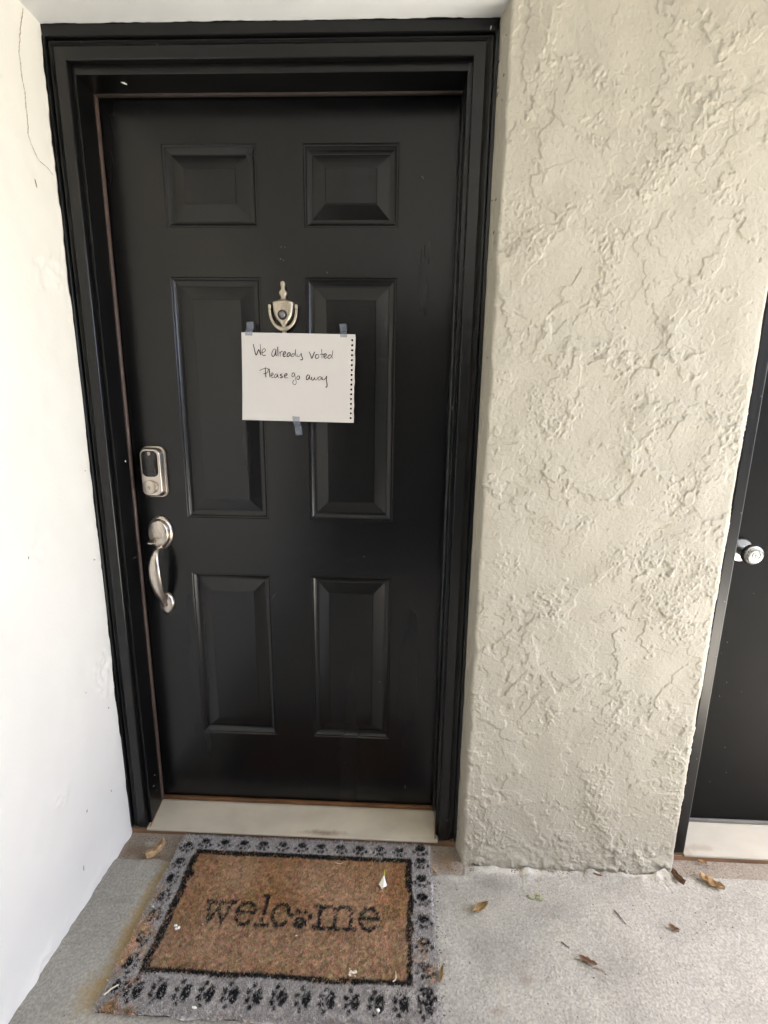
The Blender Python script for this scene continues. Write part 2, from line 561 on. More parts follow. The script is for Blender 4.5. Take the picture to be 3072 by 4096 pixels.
def stucco_wall(name, x0, x1, yfront, yl, yr, xl, xr, ztop, seed, label, fine=0.0020, rl=0.006, rr=0.012):
    """cross-section: return (xl, yl) -> corner -> front -> rounded corner -> (xr, yr)"""
    prof = []
    L1 = math.hypot(x0 - xl, yl - yfront)
    n = max(int(L1 / fine), 3)
    for k in range(n):
        t = k / n
        prof.append((xl + (x0 - xl) * t, yl + (yfront + rl - yl) * t, 0.0))
    for k in range(4):
        a = math.pi + (math.pi / 2) * k / 3
        prof.append((x0 + rl + rl * math.cos(a), yfront + rl + rl * math.sin(a), 1.0))
    n = int((x1 - rr - x0 - rl) / fine)
    for k in range(1, n):
        prof.append((x0 + rl + (x1 - rr - x0 - rl) * k / n, yfront, 1.0))
    for k in range(9):
        a = -math.pi / 2 + (math.pi / 2) * k / 8
        prof.append((x1 - rr + rr * math.cos(a), yfront + rr + rr * math.sin(a), 0.6))
    n = 16
    for k in range(1, n + 1):
        t = k / n
        prof.append((x1 + (xr - x1) * t, yfront + rr + (yr - yfront - rr) * t, 0.1))
    pf = np.array(prof)
    tn = np.gradient(pf[:, :2], axis=0)
    tn /= np.linalg.norm(tn, axis=1)[:, None] + 1e-9
    nrm = np.stack([tn[:, 1], -tn[:, 0]], -1)
    ns = len(pf)
    z = np.arange(-0.075, ztop + fine, fine)
    nz = len(z)
    h = stucco_field(ns, nz, fine, seed)
    Zs = np.broadcast_to(z[None, :], (ns, nz))
    front = np.broadcast_to(pf[:, 2][:, None], (ns, nz))
    # relief starts raggedly a few millimetres in from the corner
    h = h * front + (1 - front) * 0.0005 * grf((ns, nz), fine, 0.05, seed + 21)
    foot = sst(0.035, -0.05, Zs + 0.014 * grf((ns, nz), fine, 0.05, seed + 22))
    h = h + foot * (0.004 + 0.0012 * np.clip(grf((ns, nz), fine, 0.015, seed + 23), -1, 2)) * (0.25 + 0.75 * front)
    h = h + 0.0012 * front * sst(0.05, 0.0, np.abs(Zs - 0.03)) * np.clip(grf((ns, nz), fine, 0.012, seed + 24), 0, 2)
    # uneven corner line
    jit = 0.0016 * grf((ns, nz), fine, 0.06, seed + 25)[0][None, :]
    P = np.zeros((ns, nz, 3))
    P[..., 0] = pf[:, 0][:, None] + nrm[:, 0][:, None] * h + jit * np.exp(-((pf[:, 0] - x0) / 0.02) ** 2)[:, None] * front
    P[..., 1] = pf[:, 1][:, None] + nrm[:, 1][:, None] * h
    P[..., 2] = Zs
    root = empty(name, ((x0 + x1) / 2, yfront + 0.05, ZF), label, 'wall')
    root['kind'] = 'thing'
    grid_mesh('wall_face', P, M_STUCCO, root)
    box('wall_core', (xl + 0.006, yfront + 0.03, -0.2), (xr - 0.006, yfront + 0.34, ztop), M_STUCCO, root)
    return root


sw = stucco_wall('stucco_wall', 0.9674, 1.5794, YW, -0.088, -0.085, 0.9545, 1.5890, CEIL + 0.01, 40,
                 'cream rough trowelled stucco wall between the two black doors')
sw2 = stucco_wall('stucco_wall', 2.52, XR + 0.02, YW, -0.088, -0.085, 2.5105, XR + 0.03, CEIL + 0.01, 80,
                  'cream stucco wall beyond the plain second door', fine=0.008)
bw = empty('added_dark_wall', (1.4, YB - 0.1, ZF), 'unseen dark wall added across the passage to darken the door reflections', 'wall')  # unseen and made up, so the black doors mirror something dark
bw['kind'] = 'thing'
box('wall_core', (-0.30, YB - 0.2, -0.2), (XB, YB - 0.02, CEIL + 0.9), M_ADDED_DARK, bw)
for k in range(18):
    z0 = ZF + 0.002 + k * 0.165
    z1 = z0 + 0.165
    pyd('board', [(-0.05, YB + 0.006, z0), (XB - 0.02, YB + 0.006, z0), (XB - 0.02, YB - 0.010, z1), (-0.05, YB - 0.010, z1),
                  (-0.05, YB - 0.019, z0), (XB - 0.02, YB - 0.019, z0), (XB - 0.02, YB - 0.019, z1), (-0.05, YB - 0.019, z1)],
        [(0, 1, 2, 3), (7, 6, 5, 4), (4, 5, 1, 0), (3, 2, 6, 7), (0, 3, 7, 4), (1, 5, 6, 2)], M_ADDED_DARK, bw)


# unseen dark fence, added to keep bright horizon light off the door mouldings
fence = empty('light_block_fence', (7.2, 0, -0.19), 'unseen dark board fence added beyond the porch to block horizon light', 'fence')
fence['kind'] = 'thing'
FH = 1.9
for k in range(56):
    y0 = -4.6 + k * 0.19
    box('board', (7.20 + 0.012 * (k % 2), y0, -0.17), (7.225 + 0.012 * (k % 2), y0 + 0.186, FH + rnd.uniform(-.01, .01)), M_ADDED_DARK, fence)

# ---------------------------------------------------------------- door frames
# casing profile: distance from the inner edge, how far the face stands back from the front plane
CASING = [(0.0, 0.0140), (0.0, 0.0018), (0.0010, 0.0004), (0.0022, 0.0), (0.0255, 0.0), (0.0268, 0.0008), (0.0280, 0.0034), (0.0330, 0.0058), (0.0385, 0.0072),
          (0.0410, 0.0072), (0.0415, 0.0110), (0.0440, 0.0112), (0.0447, 0.0030), (0.0462, 0.0), (0.0680, 0.0), (0.0692, 0.0010), (0.0692, 0.0140)]


def casing_strip(name, pts, parent, m=M_TRIM):
    """pts: list of two lists (start and end) of xyz per profile point"""
    a, b = pts
    n = len(a)
    seg = 24
    v, f = [], []
    r = random.Random(hash(name) % 97)
    for s in range(seg + 1):
        t = s / seg
        for p, q in zip(a, b):
            v.append(tuple(pi + (qi - pi) * t for pi, qi in zip(p, q)))
    for s in range(seg):
        for j in range(n - 1):
            f.append((s * n + j, s * n + j + 1, (s + 1) * n + j + 1, (s + 1) * n + j))
    f.append(tuple(range(n)))
    f.append(tuple(seg * n + j for j in range(n - 1, -1, -1)))
    me = bpy.data.meshes.new(name)
    me.from_pydata(v, [], f)
    bm = bmesh.new()
    bm.from_mesh(me)
    bmesh.ops.recalc_face_normals(bm, faces=bm.faces)
    bm.to_mesh(me)
    bm.free()
    return link(name, me, m, parent)


def door_frame(x0, x1, zi, zt, zb, yc, wl, wr, jz, parent, left_cut, right_cut):
    """x0, x1: casing inner edges; left_cut, right_cut: how wide the casing may be before the wall cuts it"""
    def L(d, b, z):
        return (x0 - min(d, left_cut), yc + b, z)

    def Rr(d, b, z):
        return (x1 + min(d, right_cut), yc + b, z)
    cl = [p for p in CASING if p[0] <= left_cut] + [(left_cut, 0.0), (left_cut, 0.014)]
    cr = [p for p in CASING if p[0] <= right_cut] + [(right_cut, 0.0), (right_cut, 0.014)]
    casing_strip('casing', ([(x0 - d, yc + b, zb) for d, b in cl], [(x0 - d, yc + b, zi + d) for d, b in cl]), parent)
    casing_strip('casing', ([(x1 + d, yc + b, zb) for d, b in cr], [(x1 + d, yc + b, zi + d) for d, b in cr]), parent)
    casing_strip('head_casing', ([(x0 - min(d, left_cut), yc + b, zi + d) for d, b in CASING], [(x1 + min(d, right_cut), yc + b, zi + d) for d, b in CASING]), parent)
    jx0, jx1 = x0 + 0.010, x1 - 0.010
    yj = yc + 0.0145
    box('jamb', (x0 - left_cut, yj, zb), (jx0, 0.09, zi - 0.004), M_TRIM, parent, bev=0.0012)
    box('jamb', (jx1, yj, zb), (x1 + right_cut, 0.09, zi - 0.004), M_TRIM, parent, bev=0.0012)
    box('head_jamb', (x0 - left_cut, yj + 0.0004, jz), (x1 + right_cut, 0.0905, zt), M_TRIM, parent, bev=0.0012)
    return jx0, jx1


fr = empty('door_frame', (0.4445, -0.05, -0.024), 'black painted moulded frame around the six panel door', 'door frame')
jx0, jx1 = door_frame(-0.012, 0.901, 2.0248, CEIL + 0.002, -0.024, -0.0918, None, None, 2.005, fr, 0.0503, 0.0535)
# weatherstrip: a half-round brown bulb between jamb and door, on three sides


def bulb(name, a, b, cx, parent, m=M_RUBBER):
    a, b = Vector(a), Vector(b)
    pts = [a + (b - a) * t for t in np.linspace(0, 1, 30)]
    return tube(name, pts, [0.0068] * 30, m, parent, side=cx, n=12)


bulb('weatherstrip', (-0.0035, -0.0085, 0.004), (-0.0035, -0.0085, 2.004), (1, 0, 0), fr)
bulb('weatherstrip', (0.8925, -0.0085, 0.004), (0.8925, -0.0085, 2.004), (1, 0, 0), fr, M_TRIM)
bulb('head_weatherstrip', (-0.002, -0.0085, 2.0075), (0.891, -0.0085, 2.0075), (0, 0, 1), fr, M_RUBBERDARK)
# threshold
th = bmesh.new()
tp = [(-0.0965, -0.0300), (-0.0965, -0.0262), (-0.0950, -0.0243), (-0.0900, -0.0236), (-0.0120, -0.0015), (-0.0030, 0.0), (0.06, 0.0), (0.06, -0.0300)]
va = [th.verts.new((-0.0095, y, z)) for y, z in tp]
vb = [th.verts.new((0.8985, y, z)) for y, z in tp]
for k in range(len(tp)):
    j = (k + 1) % len(tp)
    th.faces.new((va[k], va[j], vb[j], vb[k]))
th.faces.new(va[::-1])
th.faces.new(vb)
from_bm('threshold', th, M_THRESH, fr)
box('sill', (-0.0615, -0.0905, ZF - 0.004), (0.9535, 0.06, -0.0302), M_WOOD, fr, bev=0.002)
box('sill_end', (-0.0610, -0.0915, -0.0300), (-0.0100, 0.0, -0.0242), M_DIRTWOOD, fr)
box('sill_end', (0.8990, -0.0915, -0.0300), (0.9530, 0.0, -0.0242), M_DIRTWOOD, fr)
# splintered raw wood showing where the jambs meet the threshold
v, f = ribbon([(-0.0012, -0.090 + 0.0855 * t, -0.0232 + 0.0235 * t + 0.0012) for t in np.linspace(0, 1, 16)], [0.0016 + 0.0012 * rnd.random() for _ in range(16)], (0.75, 0, 0.66))
pyd('splinter', v, f, M_WOOD, fr)
v, f = ribbon([(0.8905, -0.090 + 0.05 * t, -0.0228 + 0.0135 * t + 0.0012) for t in np.linspace(0, 1, 10)], [0.0026 + 0.002 * rnd.random() for _ in range(10)], (-0.75, 0, 0.66))
pyd('splinter', v, f, M_WOOD, fr)


# ragged cut-in line of black paint on the walls beside the casing
def paint_edge(base, dirv, nrm, z0, z1, parent, amp=0.0032, seed=1, m=M_TRIM):
    n = 420
    e = grf((n, 2), 1.0, 9, seed)[:, 0] * 0.5 + grf((n, 2), 1.0, 40, seed + 1)[:, 0] * 0.5 + 0.35 * grf((n, 2), 1.0, 3, seed + 2)[:, 0]
    v, f = [], []
    for k in range(n):
        z = z0 + (z1 - z0) * k / (n - 1)
        wd = max(0.0003, amp * (0.45 + 0.5 * e[k]))
        b = Vector(base(z)) + Vector(nrm) * 0.0006
        v += [b - Vector(dirv) * 0.001, b + Vector(dirv) * wd + Vector(nrm) * 0.0004]
        if k:
            f.append((2 * k - 2, 2 * k, 2 * k + 1, 2 * k - 1))
    return pyd('paint_edge', v, f, m, parent)


def lw_x(y, z):
    iy = min(max(int(round((y + 2.72) / dy)), 0), ny - 1)
    iz = min(max(int(round((z + 0.07) / (zz[1] - zz[0]))), 0), nz - 1)
    return WL + max(D[iy, iz], 0)


paint_edge(lambda z: (WL + 0.0002, -0.0918, z), (0, -1, 0), (1, 0, 0), -0.024, CEIL - 0.002, fr, 0.0045, 5)
paint_edge(lambda z: (0.9540, -0.0915, z), (0.2536, -0.967, 0), (-0.967, -0.2536, 0), -0.024, CEIL - 0.002, fr, 0.0030, 15)
n = 260
e = grf((n, 2), 1.0, 14, 71)[:, 0] * 0.6 + 0.4 * grf((n, 2), 1.0, 4, 72)[:, 0]
v, f = [], []
for k in range(n):
    x = WL + 0.001 + (0.953 - WL) * k / (n - 1)
    wd = max(0.0003, 0.0028 * (0.4 + 0.6 * e[k]))
    v += [(x, -0.0910, CEIL - 0.0006), (x, -0.0918 - wd, CEIL - 0.0007)]
    if k:
        f.append((2 * k - 2, 2 * k, 2 * k + 1, 2 * k - 1))
pyd('paint_edge', v, f, M_TRIM, fr)


def fleck(name, c, nrm, L, W, ang, m, parent):
    """a small raised flake lying on a surface"""
    N = Vector(nrm).normalized()
    a = N.orthogonal().normalized()
    b = N.cross(a)
    u = a * math.cos(ang) + b * math.sin(ang)
    q = N.cross(u)
    c = Vector(c)
    r = random.Random(int(c.x * 1e4) ^ int(c.z * 1e4))
    k = 9
    top = [c + N * 0.0009 + u * (L / 2 * math.cos(2 * math.pi * i / k) * r.uniform(.6, 1)) + q * (W / 2 * math.sin(2 * math.pi * i / k) * r.uniform(.6, 1)) for i in range(k)]
    bot = [p - N * 0.0012 for p in top]
    v = top + bot
    f = [tuple(range(k))] + [(i, k + i, k + (i + 1) % k, (i + 1) % k) for i in range(k)]
    return pyd(name, v, f, m, parent)


for c, nn, L_, W_, a_, m_ in [((0.0944, -0.050, 2.0048), (0, 0, -1), .014, .006, .1, M_WHITE), ((0.0088, -0.050, 1.12), (1, 0, 0), .006, .005, .7, M_WHITE),
                              ((0.8905, -0.055, 1.274), (-1, 0, 0), .004, .012, 0, M_WHITE), ((0.935, -0.0919, 2.075), (0, -1, 0), .010, .003, .6, M_WHITE),
                              ((0.028, -0.0919, 2.058), (0, -1, 0), .006, .002, 1.1, M_GREYMARK), ((0.20, -0.0919, 2.052), (0, -1, 0), .005, .003, 2, M_GREYMARK),
                              ((0.897, -0.0778, 2.018), (0, -1, 0), .004, .007, .3, M_GREYMARK), ((0.006 - 0.008, -0.030, 0.84), (1, 0, 0), .004, .020, .9, M_GREYMARK),
                              ((-0.0019, -0.05, 0.09), (1, 0, 0), .005, .018, .2, M_DIRTWOOD), ((-0.0019, -0.04, 0.12), (1, 0, 0), .004, .012, 2.8, M_DIRTWOOD),
                              ((-0.0019, -0.035, 0.06), (1, 0, 0), .006, .010, .4, M_DIRTWOOD), ((0.925, -0.0919, 0.05), (0, -1, 0), .004, .010, .4, M_GREYMARK)]:
    fleck('paint_fleck', c, nn, L_, W_, a_, m_, fr)
for c, L_, W_, a_ in SCUFFS:
    fleck('scuff', (lw_x(c[1], c[2]) + .0004, c[1], c[2]), (1, 0, 0), L_, W_, a_, M_CRACK, lw)
# caulk chips along the right-hand return
for k in range(26):
    z = rnd.choice([rnd.uniform(0.0, 0.35), rnd.uniform(0.2, 2.05), rnd.uniform(1.6, 2.09)])
    t = rnd.uniform(0.08, 0.75)
    c = (0.9545 + 0.0129 * t - 0.0004, -0.0900 - 0.0505 * t, z)
    fleck('paint_fleck', c, (-0.967, -0.2536, 0), rnd.uniform(.002, .005), rnd.uniform(.002, .009), rnd.uniform(-.4, .4), rnd.choice([M_DIRTWOOD, M_TRIM, M_CRACK]), fr)

# ---------------------------------------------------------------- the six panel door
door = empty('entrance_door', (0.4445, 0.02, 0.004), 'black six panel front door with a paper sign taped on it', 'door')
XS = [-0.010, 0.1467, 0.3852, 0.5025, 0.7408, 0.899]
ZS = [0.004, 0.2516, 0.7876, 0.9557, 1.6001, 1.7171, 1.9058, 2.018]
HOLES = {(i, j) for i in (1, 3) for j in (1, 3, 5)}
v = [(x, 0.0, z) for z in ZS for x in XS] + [(x, 0.044, z) for z in (ZS[0], ZS[-1]) for x in (XS[0], XS[-1])]
f = []
for j in range(len(ZS) - 1):
    for i in range(len(XS) - 1):
        if (i, j) not in HOLES:
            f.append((j * 6 + i, j * 6 + i + 1, (j + 1) * 6 + i + 1, (j + 1) * 6 + i))
n0 = 6 * len(ZS)
bl, br, tl, tr = n0, n0 + 1, n0 + 2, n0 + 3
f += [(bl, tl, tr, br)]
f += [tuple([j * 6 for j in range(len(ZS))][::-1] + [bl, tl][0:1] + [tl])]
f += [tuple([j * 6 + 5 for j in range(len(ZS))] + [tr, br])]
f += [tuple(list(range(6)) + [br, bl])[::-1], tuple([(len(ZS) - 1) * 6 + i for i in range(6)] + [tr, tl])]
pyd('slab', v, f, M_DOOR, door)
PANEL = [(0.0, 0.0), (0.0018, 0.0024), (0.0030, 0.0027), (0.0055, 0.0028), (0.0078, 0.0056), (0.0110, 0.0082), (0.0150, 0.0101), (0.0185, 0.0109), (0.0212, 0.0108), (0.0222, 0.0102),
         (0.0300, 0.0079), (0.0400, 0.0051), (0.0520, 0.0021), (0.0542, 0.0018), (0.0553, 0.0004), (0.0580, 0.0004)]
for (i, j) in sorted(HOLES):
    xa, xb, za, zb = XS[i], XS[i + 1], ZS[j], ZS[j + 1]
    v, f = [], []
    for d, y in PANEL:
        v += [(xa + d, y, za + d), (xb - d, y, za + d), (xb - d, y, zb - d), (xa + d, y, zb - d)]
    for r in range(len(PANEL) - 1):
        for k in range(4):
            q = (k + 1) % 4
            f.append((r * 4 + k, r * 4 + q, (r + 1) * 4 + q, (r + 1) * 4 + k))
    f.append(tuple((len(PANEL) - 1) * 4 + k for k in range(4)))
    pyd('panel', v, f, M_DOOR, door)
box('door_sweep', (-0.001, -0.0105, 0.0035), (0.890, -0.0012, 0.0150), M_BRONZE, door, bev=0.002)
for c, L_, W_, a_, m_ in [((0.4415, 0, 1.672), .004, .002, .3, M_GREYMARK), ((0.4515, 0, 1.671), .003, .002, .9, M_GREYMARK), ((0.4395, 0, 1.644), .003, .005, .3, M_GREYMARK),
                          ((0.4470, 0, 1.641), .003, .004, 2.1, M_GREYMARK), ((0.797, 0, 0.0797), .018, .0022, .9, M_GREYMARK), ((0.560, 0, 1.612), .002, .007, .1, M_GREYMARK),
                          ((0.60, 0, 0.16), .004, .002, .5, M_GREYMARK), ((0.71, 0.0004, 0.45), .003, .005, .2, M_GREYMARK), ((0.39, 0, 0.72), .03, .0012, .15, M_GREYMARK),
                          ((0.80, 0, 1.83), .012, .0012, 1.5, M_GREYMARK), ((0.66, 0, 0.85), .003, .004, 0, M_GREYMARK)]:
    fleck('scuff', c, (0, -1, 0), L_, W_, a_, m_, door)

# -- keypad deadbolt
X0, X1, Z0, Z1 = 0.0285, 0.0985, 1.0150, 1.1590
rings = []
for d, y, rr_ in [(0.0, 0.0, 0.020), (0.0, -0.006, 0.020), (0.0005, -0.0065, 0.0195), (0.0030, -0.0070, 0.0185), (0.0036, -0.010, 0.0185), (0.0056, -0.0205, 0.0175), (0.0066, -0.0238, 0.017), (0.0078, -0.0252, 0.0165), (0.0092, -0.0255, 0.0155)]:
    rings.append(rrect(X0 + d, X1 - d * 1.15, Z0 + d, Z1 - d, rr_, y))
lock = loft('keypad_deadbolt', rings, M_NICKEL, door, cap0=True)
xk0, xk1 = 0.0405, 0.0850
kr = [rrect(xk0, xk1, 1.0755, 1.1480, 0.014, -0.0254), rrect(xk0, xk1, 1.0755, 1.1480, 0.014, -0.0266), rrect(xk0 + .0008, xk1 - .0008, 1.0763, 1.1472, 0.0135, -0.0272)]
loft('keypad', kr, M_KEYPAD, lock)
loft('badge', [ellip(0.0625, y, 1.1400, r, r, 24) for y, r in ((-0.0270, 0.0050), (-0.0277, 0.0050), (-0.0280, 0.0046))], M_NICKEL, lock)
cy = [ellip(0.0605, y, 1.0465, r, r, 40) for y, r in ((-0.0250, 0.0195), (-0.0320, 0.0190), (-0.0345, 0.0182), (-0.0352, 0.0170))]
loft('key_cylinder', cy, M_NICKEL, lock)
loft('key_plug', [ellip(0.0605, y, 1.0455, r, r, 28) for y, r in ((-0.0350, 0.0066), (-0.0357, 0.0064))], M_NICKELDULL, lock)
loft('keyhole', [[(0.0605 + a, y, 1.0455 + b) for a, b in ((-.0005, .0045), (.0005, .0045), (.0013, .001), (.0006, -.0035), (.0011, -.0055), (-.0004, -.0055), (-.0006, -.001), (-.0009, .001))] for y in (-0.0356, -0.0359)], M_DARKMETAL, lock, smooth=False)
# tiny maker's name on the badge
fc = bpy.data.curves.new('lettering', 'FONT')
fc.body = 'Yale'
fc.size = 0.0038
fc.align_x = 'CENTER'
fc.align_y = 'CENTER'
fc.extrude = 0.0001
fo = bpy.data.objects.new('lettering', fc)
dg = bpy.context.evaluated_depsgraph_get()
COL.objects.link(fo)
bpy.context.view_layer.update()
dg.update()
me = bpy.data.meshes.new_from_object(fo.evaluated_get(dg))
bpy.data.objects.remove(fo)
me.transform(Matrix.Translation((0.0625, -0.0283, 1.1400)) @ Matrix.Rotation(math.pi / 2, 4, 'X'))
me.materials.clear()
link('lettering', me, M_GREYMARK, lock)

# -- handle set
hs = loft('handle_set', [ellip(0.0650, y, 0.9085, 0.0362 * s, 0.0500 * s, 48) for y, s in ((0.0, 1.0), (-0.0035, 1.0), (-0.0075, 0.93), (-0.0090, 0.86), (-0.0110, 0.85), (-0.0170, 0.80), (-0.0195, 0.75), (-0.0205, 0.70))], M_NICKEL, door)
# thumb latch
tl_path = spline([(0.0615, -0.020, 0.8960), (0.0610, -0.030, 0.8960), (0.0600, -0.043, 0.8915), (0.0595, -0.053, 0.8890)], 6)
nn = len(tl_path)
tube('thumb_latch', tl_path, [(0.0075 + 0.0060 * sst(0.3, 0.8, t) - 0.006 * sst(0.9, 1.0, t), 0.0022) for t in np.linspace(0, 1, nn)], M_NICKEL, hs, n=16)
# grip
gp = spline([(0.0660, -0.0150, 0.8660), (0.0658, -0.0330, 0.8640), (0.0656, -0.0480, 0.8480), (0.0654, -0.0560, 0.8200), (0.0652, -0.0540, 0.7850), (0.0652, -0.0430, 0.7450), (0.0655, -0.0270, 0.7140), (0.0660, -0.0170, 0.6960), (0.0662, -0.0130, 0.6850)], 8)
nn = len(gp)
T = np.linspace(0, 1, nn)
ga = np.interp(T, [0, .12, .22, .38, .52, .68, .82, .92, 1], [.0080, .0075, .0100, .0160, .0172, .0135, .0085, .0080, .0070])
gb = np.interp(T, [0, .12, .22, .38, .52, .68, .82, .92, 1], [.0080, .0075, .0072, .0070, .0070, .0066, .0055, .0050, .0040])
tube('grip', gp, list(zip(ga, gb)), M_NICKEL, hs, n=24)
lo = loft('lower_rosette', [ellip(0.0670, y, 0.6915, 0.0222 * s, 0.0335 * s, 40) for y, s in ((0.0, 1.0), (-0.004, 1.0), (-0.0085, 0.90), (-0.0100, 0.82), (-0.0105, 0.78))], M_NICKEL, hs)
loft('screw', [ellip(0.0664, y, 0.6855, 0.0016, 0.0016, 10) for y in (-0.0168, -0.0174)], M_DARKMETAL, hs)

# -- urn knocker with a peephole
KX = 0.4448
kprof = [(1.4440, .0038), (1.4560, .0040), (1.4660, .0055), (1.4740, .0062), (1.4800, .0066), (1.4840, .0075), (1.4900, .0130), (1.4970, .0190), (1.5060, .0238), (1.5160, .0266), (1.5250, .0278), (1.5330, .0285), (1.5375, .0282),
         (1.5400, .0235), (1.5425, .0150), (1.5450, .0090), (1.5480, .0062), (1.5520, .0066), (1.5570, .0098), (1.5610, .0108), (1.5645, .0098), (1.5680, .0062), (1.5710, .0050), (1.5760, .0054), (1.5820, .0066), (1.5865, .0060), (1.5890, .0034), (1.5897, .0006)]
krings = []
for z, a in kprof:
    dep = 0.0065 + 0.010 * min(a / 0.0285, 1) ** 0.8
    n = 28
    krings.append([(KX + a * math.cos(math.pi * k / (n - 1)), -dep * max(math.sin(math.pi * k / (n - 1)), 0) ** 0.45 - 0.0002, z) for k in range(n)] + [(KX - a, 0.002, z), (KX + a, 0.002, z)])
kn = loft('knocker', krings, M_NICKELDULL, door)
pe = loft('peephole', [ellip(KX - 0.0008, y, 1.5060, r, r, 28) for y, r in ((-0.0100, 0.0125), (-0.0175, 0.0122), (-0.0190, 0.0112), (-0.0190, 0.0092), (-0.0178, 0.0088))], M_DARKMETAL, kn)
loft('lens', [ellip(KX - 0.0008, y, 1.5060, r, r, 24) for y, r in ((-0.0176, 0.0086), (-0.0196, 0.0070), (-0.0208, 0.0045), (-0.0213, 0.0015))], M_LENS, kn)
rp = spline([(KX - 0.0350, -0.0110, 1.5310), (KX - 0.0350, -0.0110, 1.5150), (KX - 0.0325, -0.0110, 1.5000), (KX - 0.0260, -0.0115, 1.4860), (KX - 0.0150, -0.0120, 1.4755), (KX, -0.0125, 1.4705),
             (KX + 0.0150, -0.0120, 1.4755), (KX + 0.0260, -0.0115, 1.4860), (KX + 0.0325, -0.0110, 1.5000), (KX + 0.0350, -0.0110, 1.5150), (KX + 0.0350, -0.0110, 1.5310)], 8)
nn = len(rp)
T = np.abs(np.linspace(-1, 1, nn))
tube('ring', rp, list(zip(np.interp(T, [0, .12, .25, .8, .95, 1], [.0052, .0052, .0040, .0036, .0042, .0034]), np.interp(T, [0, .2, .3, 1], [.0036, .0036, .0034, .0036]))), M_NICKELDULL, kn, side=(0, 0, 1), n=14)

# ---------------------------------------------------------------- the paper notice
pc = dict(TL=(0.3341, 1.4614), TR=(0.6356, 1.4586), BR=(0.6311, 1.2317), BL=(0.3284, 1.2354))
note = empty('paper_notice', (0.482, -0.013, 1.347), 'white drawing pad sheet with handwriting taped to the black door', 'notice')
PY = -0.0142


def paper_y(x, z):
    """the sheet hangs clear of the door: it bows, and its free lower corners curl forward"""
    u = min(max((x - 0.331) / 0.302, 0), 1)
    t = min(max((1.460 - z) / 0.2275, 0), 1)
    return PY - 0.0035 * math.sin(math.pi * u) * t * t - 0.001 * (1 - t) - 0.009 * t ** 2.5 * (max(0, 0.38 - u) / 0.38) ** 2 - 0.006 * t ** 2 * (max(0, u - 0.68) / 0.32) ** 2


def pap(u, t):
    a = np.array(pc['TL']) * (1 - u) + np.array(pc['TR']) * u
    b = np.array(pc['BL']) * (1 - u) + np.array(pc['BR']) * u
    q = a * (1 - t) + b * t
    # the sheet bows out a little between the tapes
    return (q[0], paper_y(q[0], q[1]), q[1])


bm = bmesh.new()
NU, NH = 26, 17
us = list(np.linspace(0, 0.948, NU)) + [0.948, 0.992]
t0, t1 = 0.040, 0.968           # band of the perforations
hole_t = [0.0645 + (0.9455 - 0.0645) * k / (NH - 1) for k in range(NH)]
hd = hole_t[1] - hole_t[0]
edges_t = [0.0] + [hole_t[0] - hd / 2 + hd * k for k in range(NH + 1)] + [1.0]
cache = {}


def pv(u, t):
    key = (round(u, 5), round(t, 5))
    if key not in cache:
        cache[key] = bm.verts.new(pap(u, t))
    return cache[key]


ucols = list(np.linspace(0, 0.948, NU))
for a, b in zip(ucols[:-1], ucols[1:]):
    for c, d_ in zip(edges_t[:-1], edges_t[1:]):
        bm.faces.new((pv(a, c), pv(a, d_), pv(b, d_), pv(b, c)))
ua, ub, uc = 0.948, 0.990, 1.0
for k, (c, d_) in enumerate(zip(edges_t[:-1], edges_t[1:])):
    jag = rnd.uniform(-0.003, 0.002)
    bm.faces.new((pv(ub, c), pv(ub, d_), pv(uc, d_), pv(uc, c)))
    if k == 0 or k == len(edges_t) - 2:
        bm.faces.new((pv(ua, c), pv(ua, d_), pv(ub, d_), pv(ub, c)))
        continue
    hu, ht = (ua + ub) / 2 + 0.003, hole_t[k - 1]
    ru, rt = 0.0029 / 0.302, 0.0029 / 0.2275
    circ = []
    for q in range(16):
        a = 2 * math.pi * q / 16 + math.pi / 4
        circ.append(bm.verts.new(pap(hu + ru * math.cos(a), ht + rt * math.sin(a))))
    corners = [pv(ub, d_), pv(ua, d_), pv(ua, c), pv(ub, c)]      # at 45, 135, 225, 315 degrees
    for s in range(4):
        c0, c1 = corners[s], corners[(s + 1) % 4]
        arc = [circ[(4 * s + q) % 16] for q in range(5)]
        bm.faces.new([c0] + [c1] + arc[::-1])
for vv in bm.verts:
    if abs(vv.co.x - 0.6333) < 0.0045 and vv.co.x > 0.6295:
        vv.co.x += rnd.uniform(-0.0012, 0.0006)
bmesh.ops.recalc_face_normals(bm, faces=bm.faces)
sheet_o = from_bm('sheet', bm, M_PAPER, note)
so = sheet_o.modifiers.new('thickness', 'SOLIDIFY')
so.thickness = 0.0011
so.offset = 0
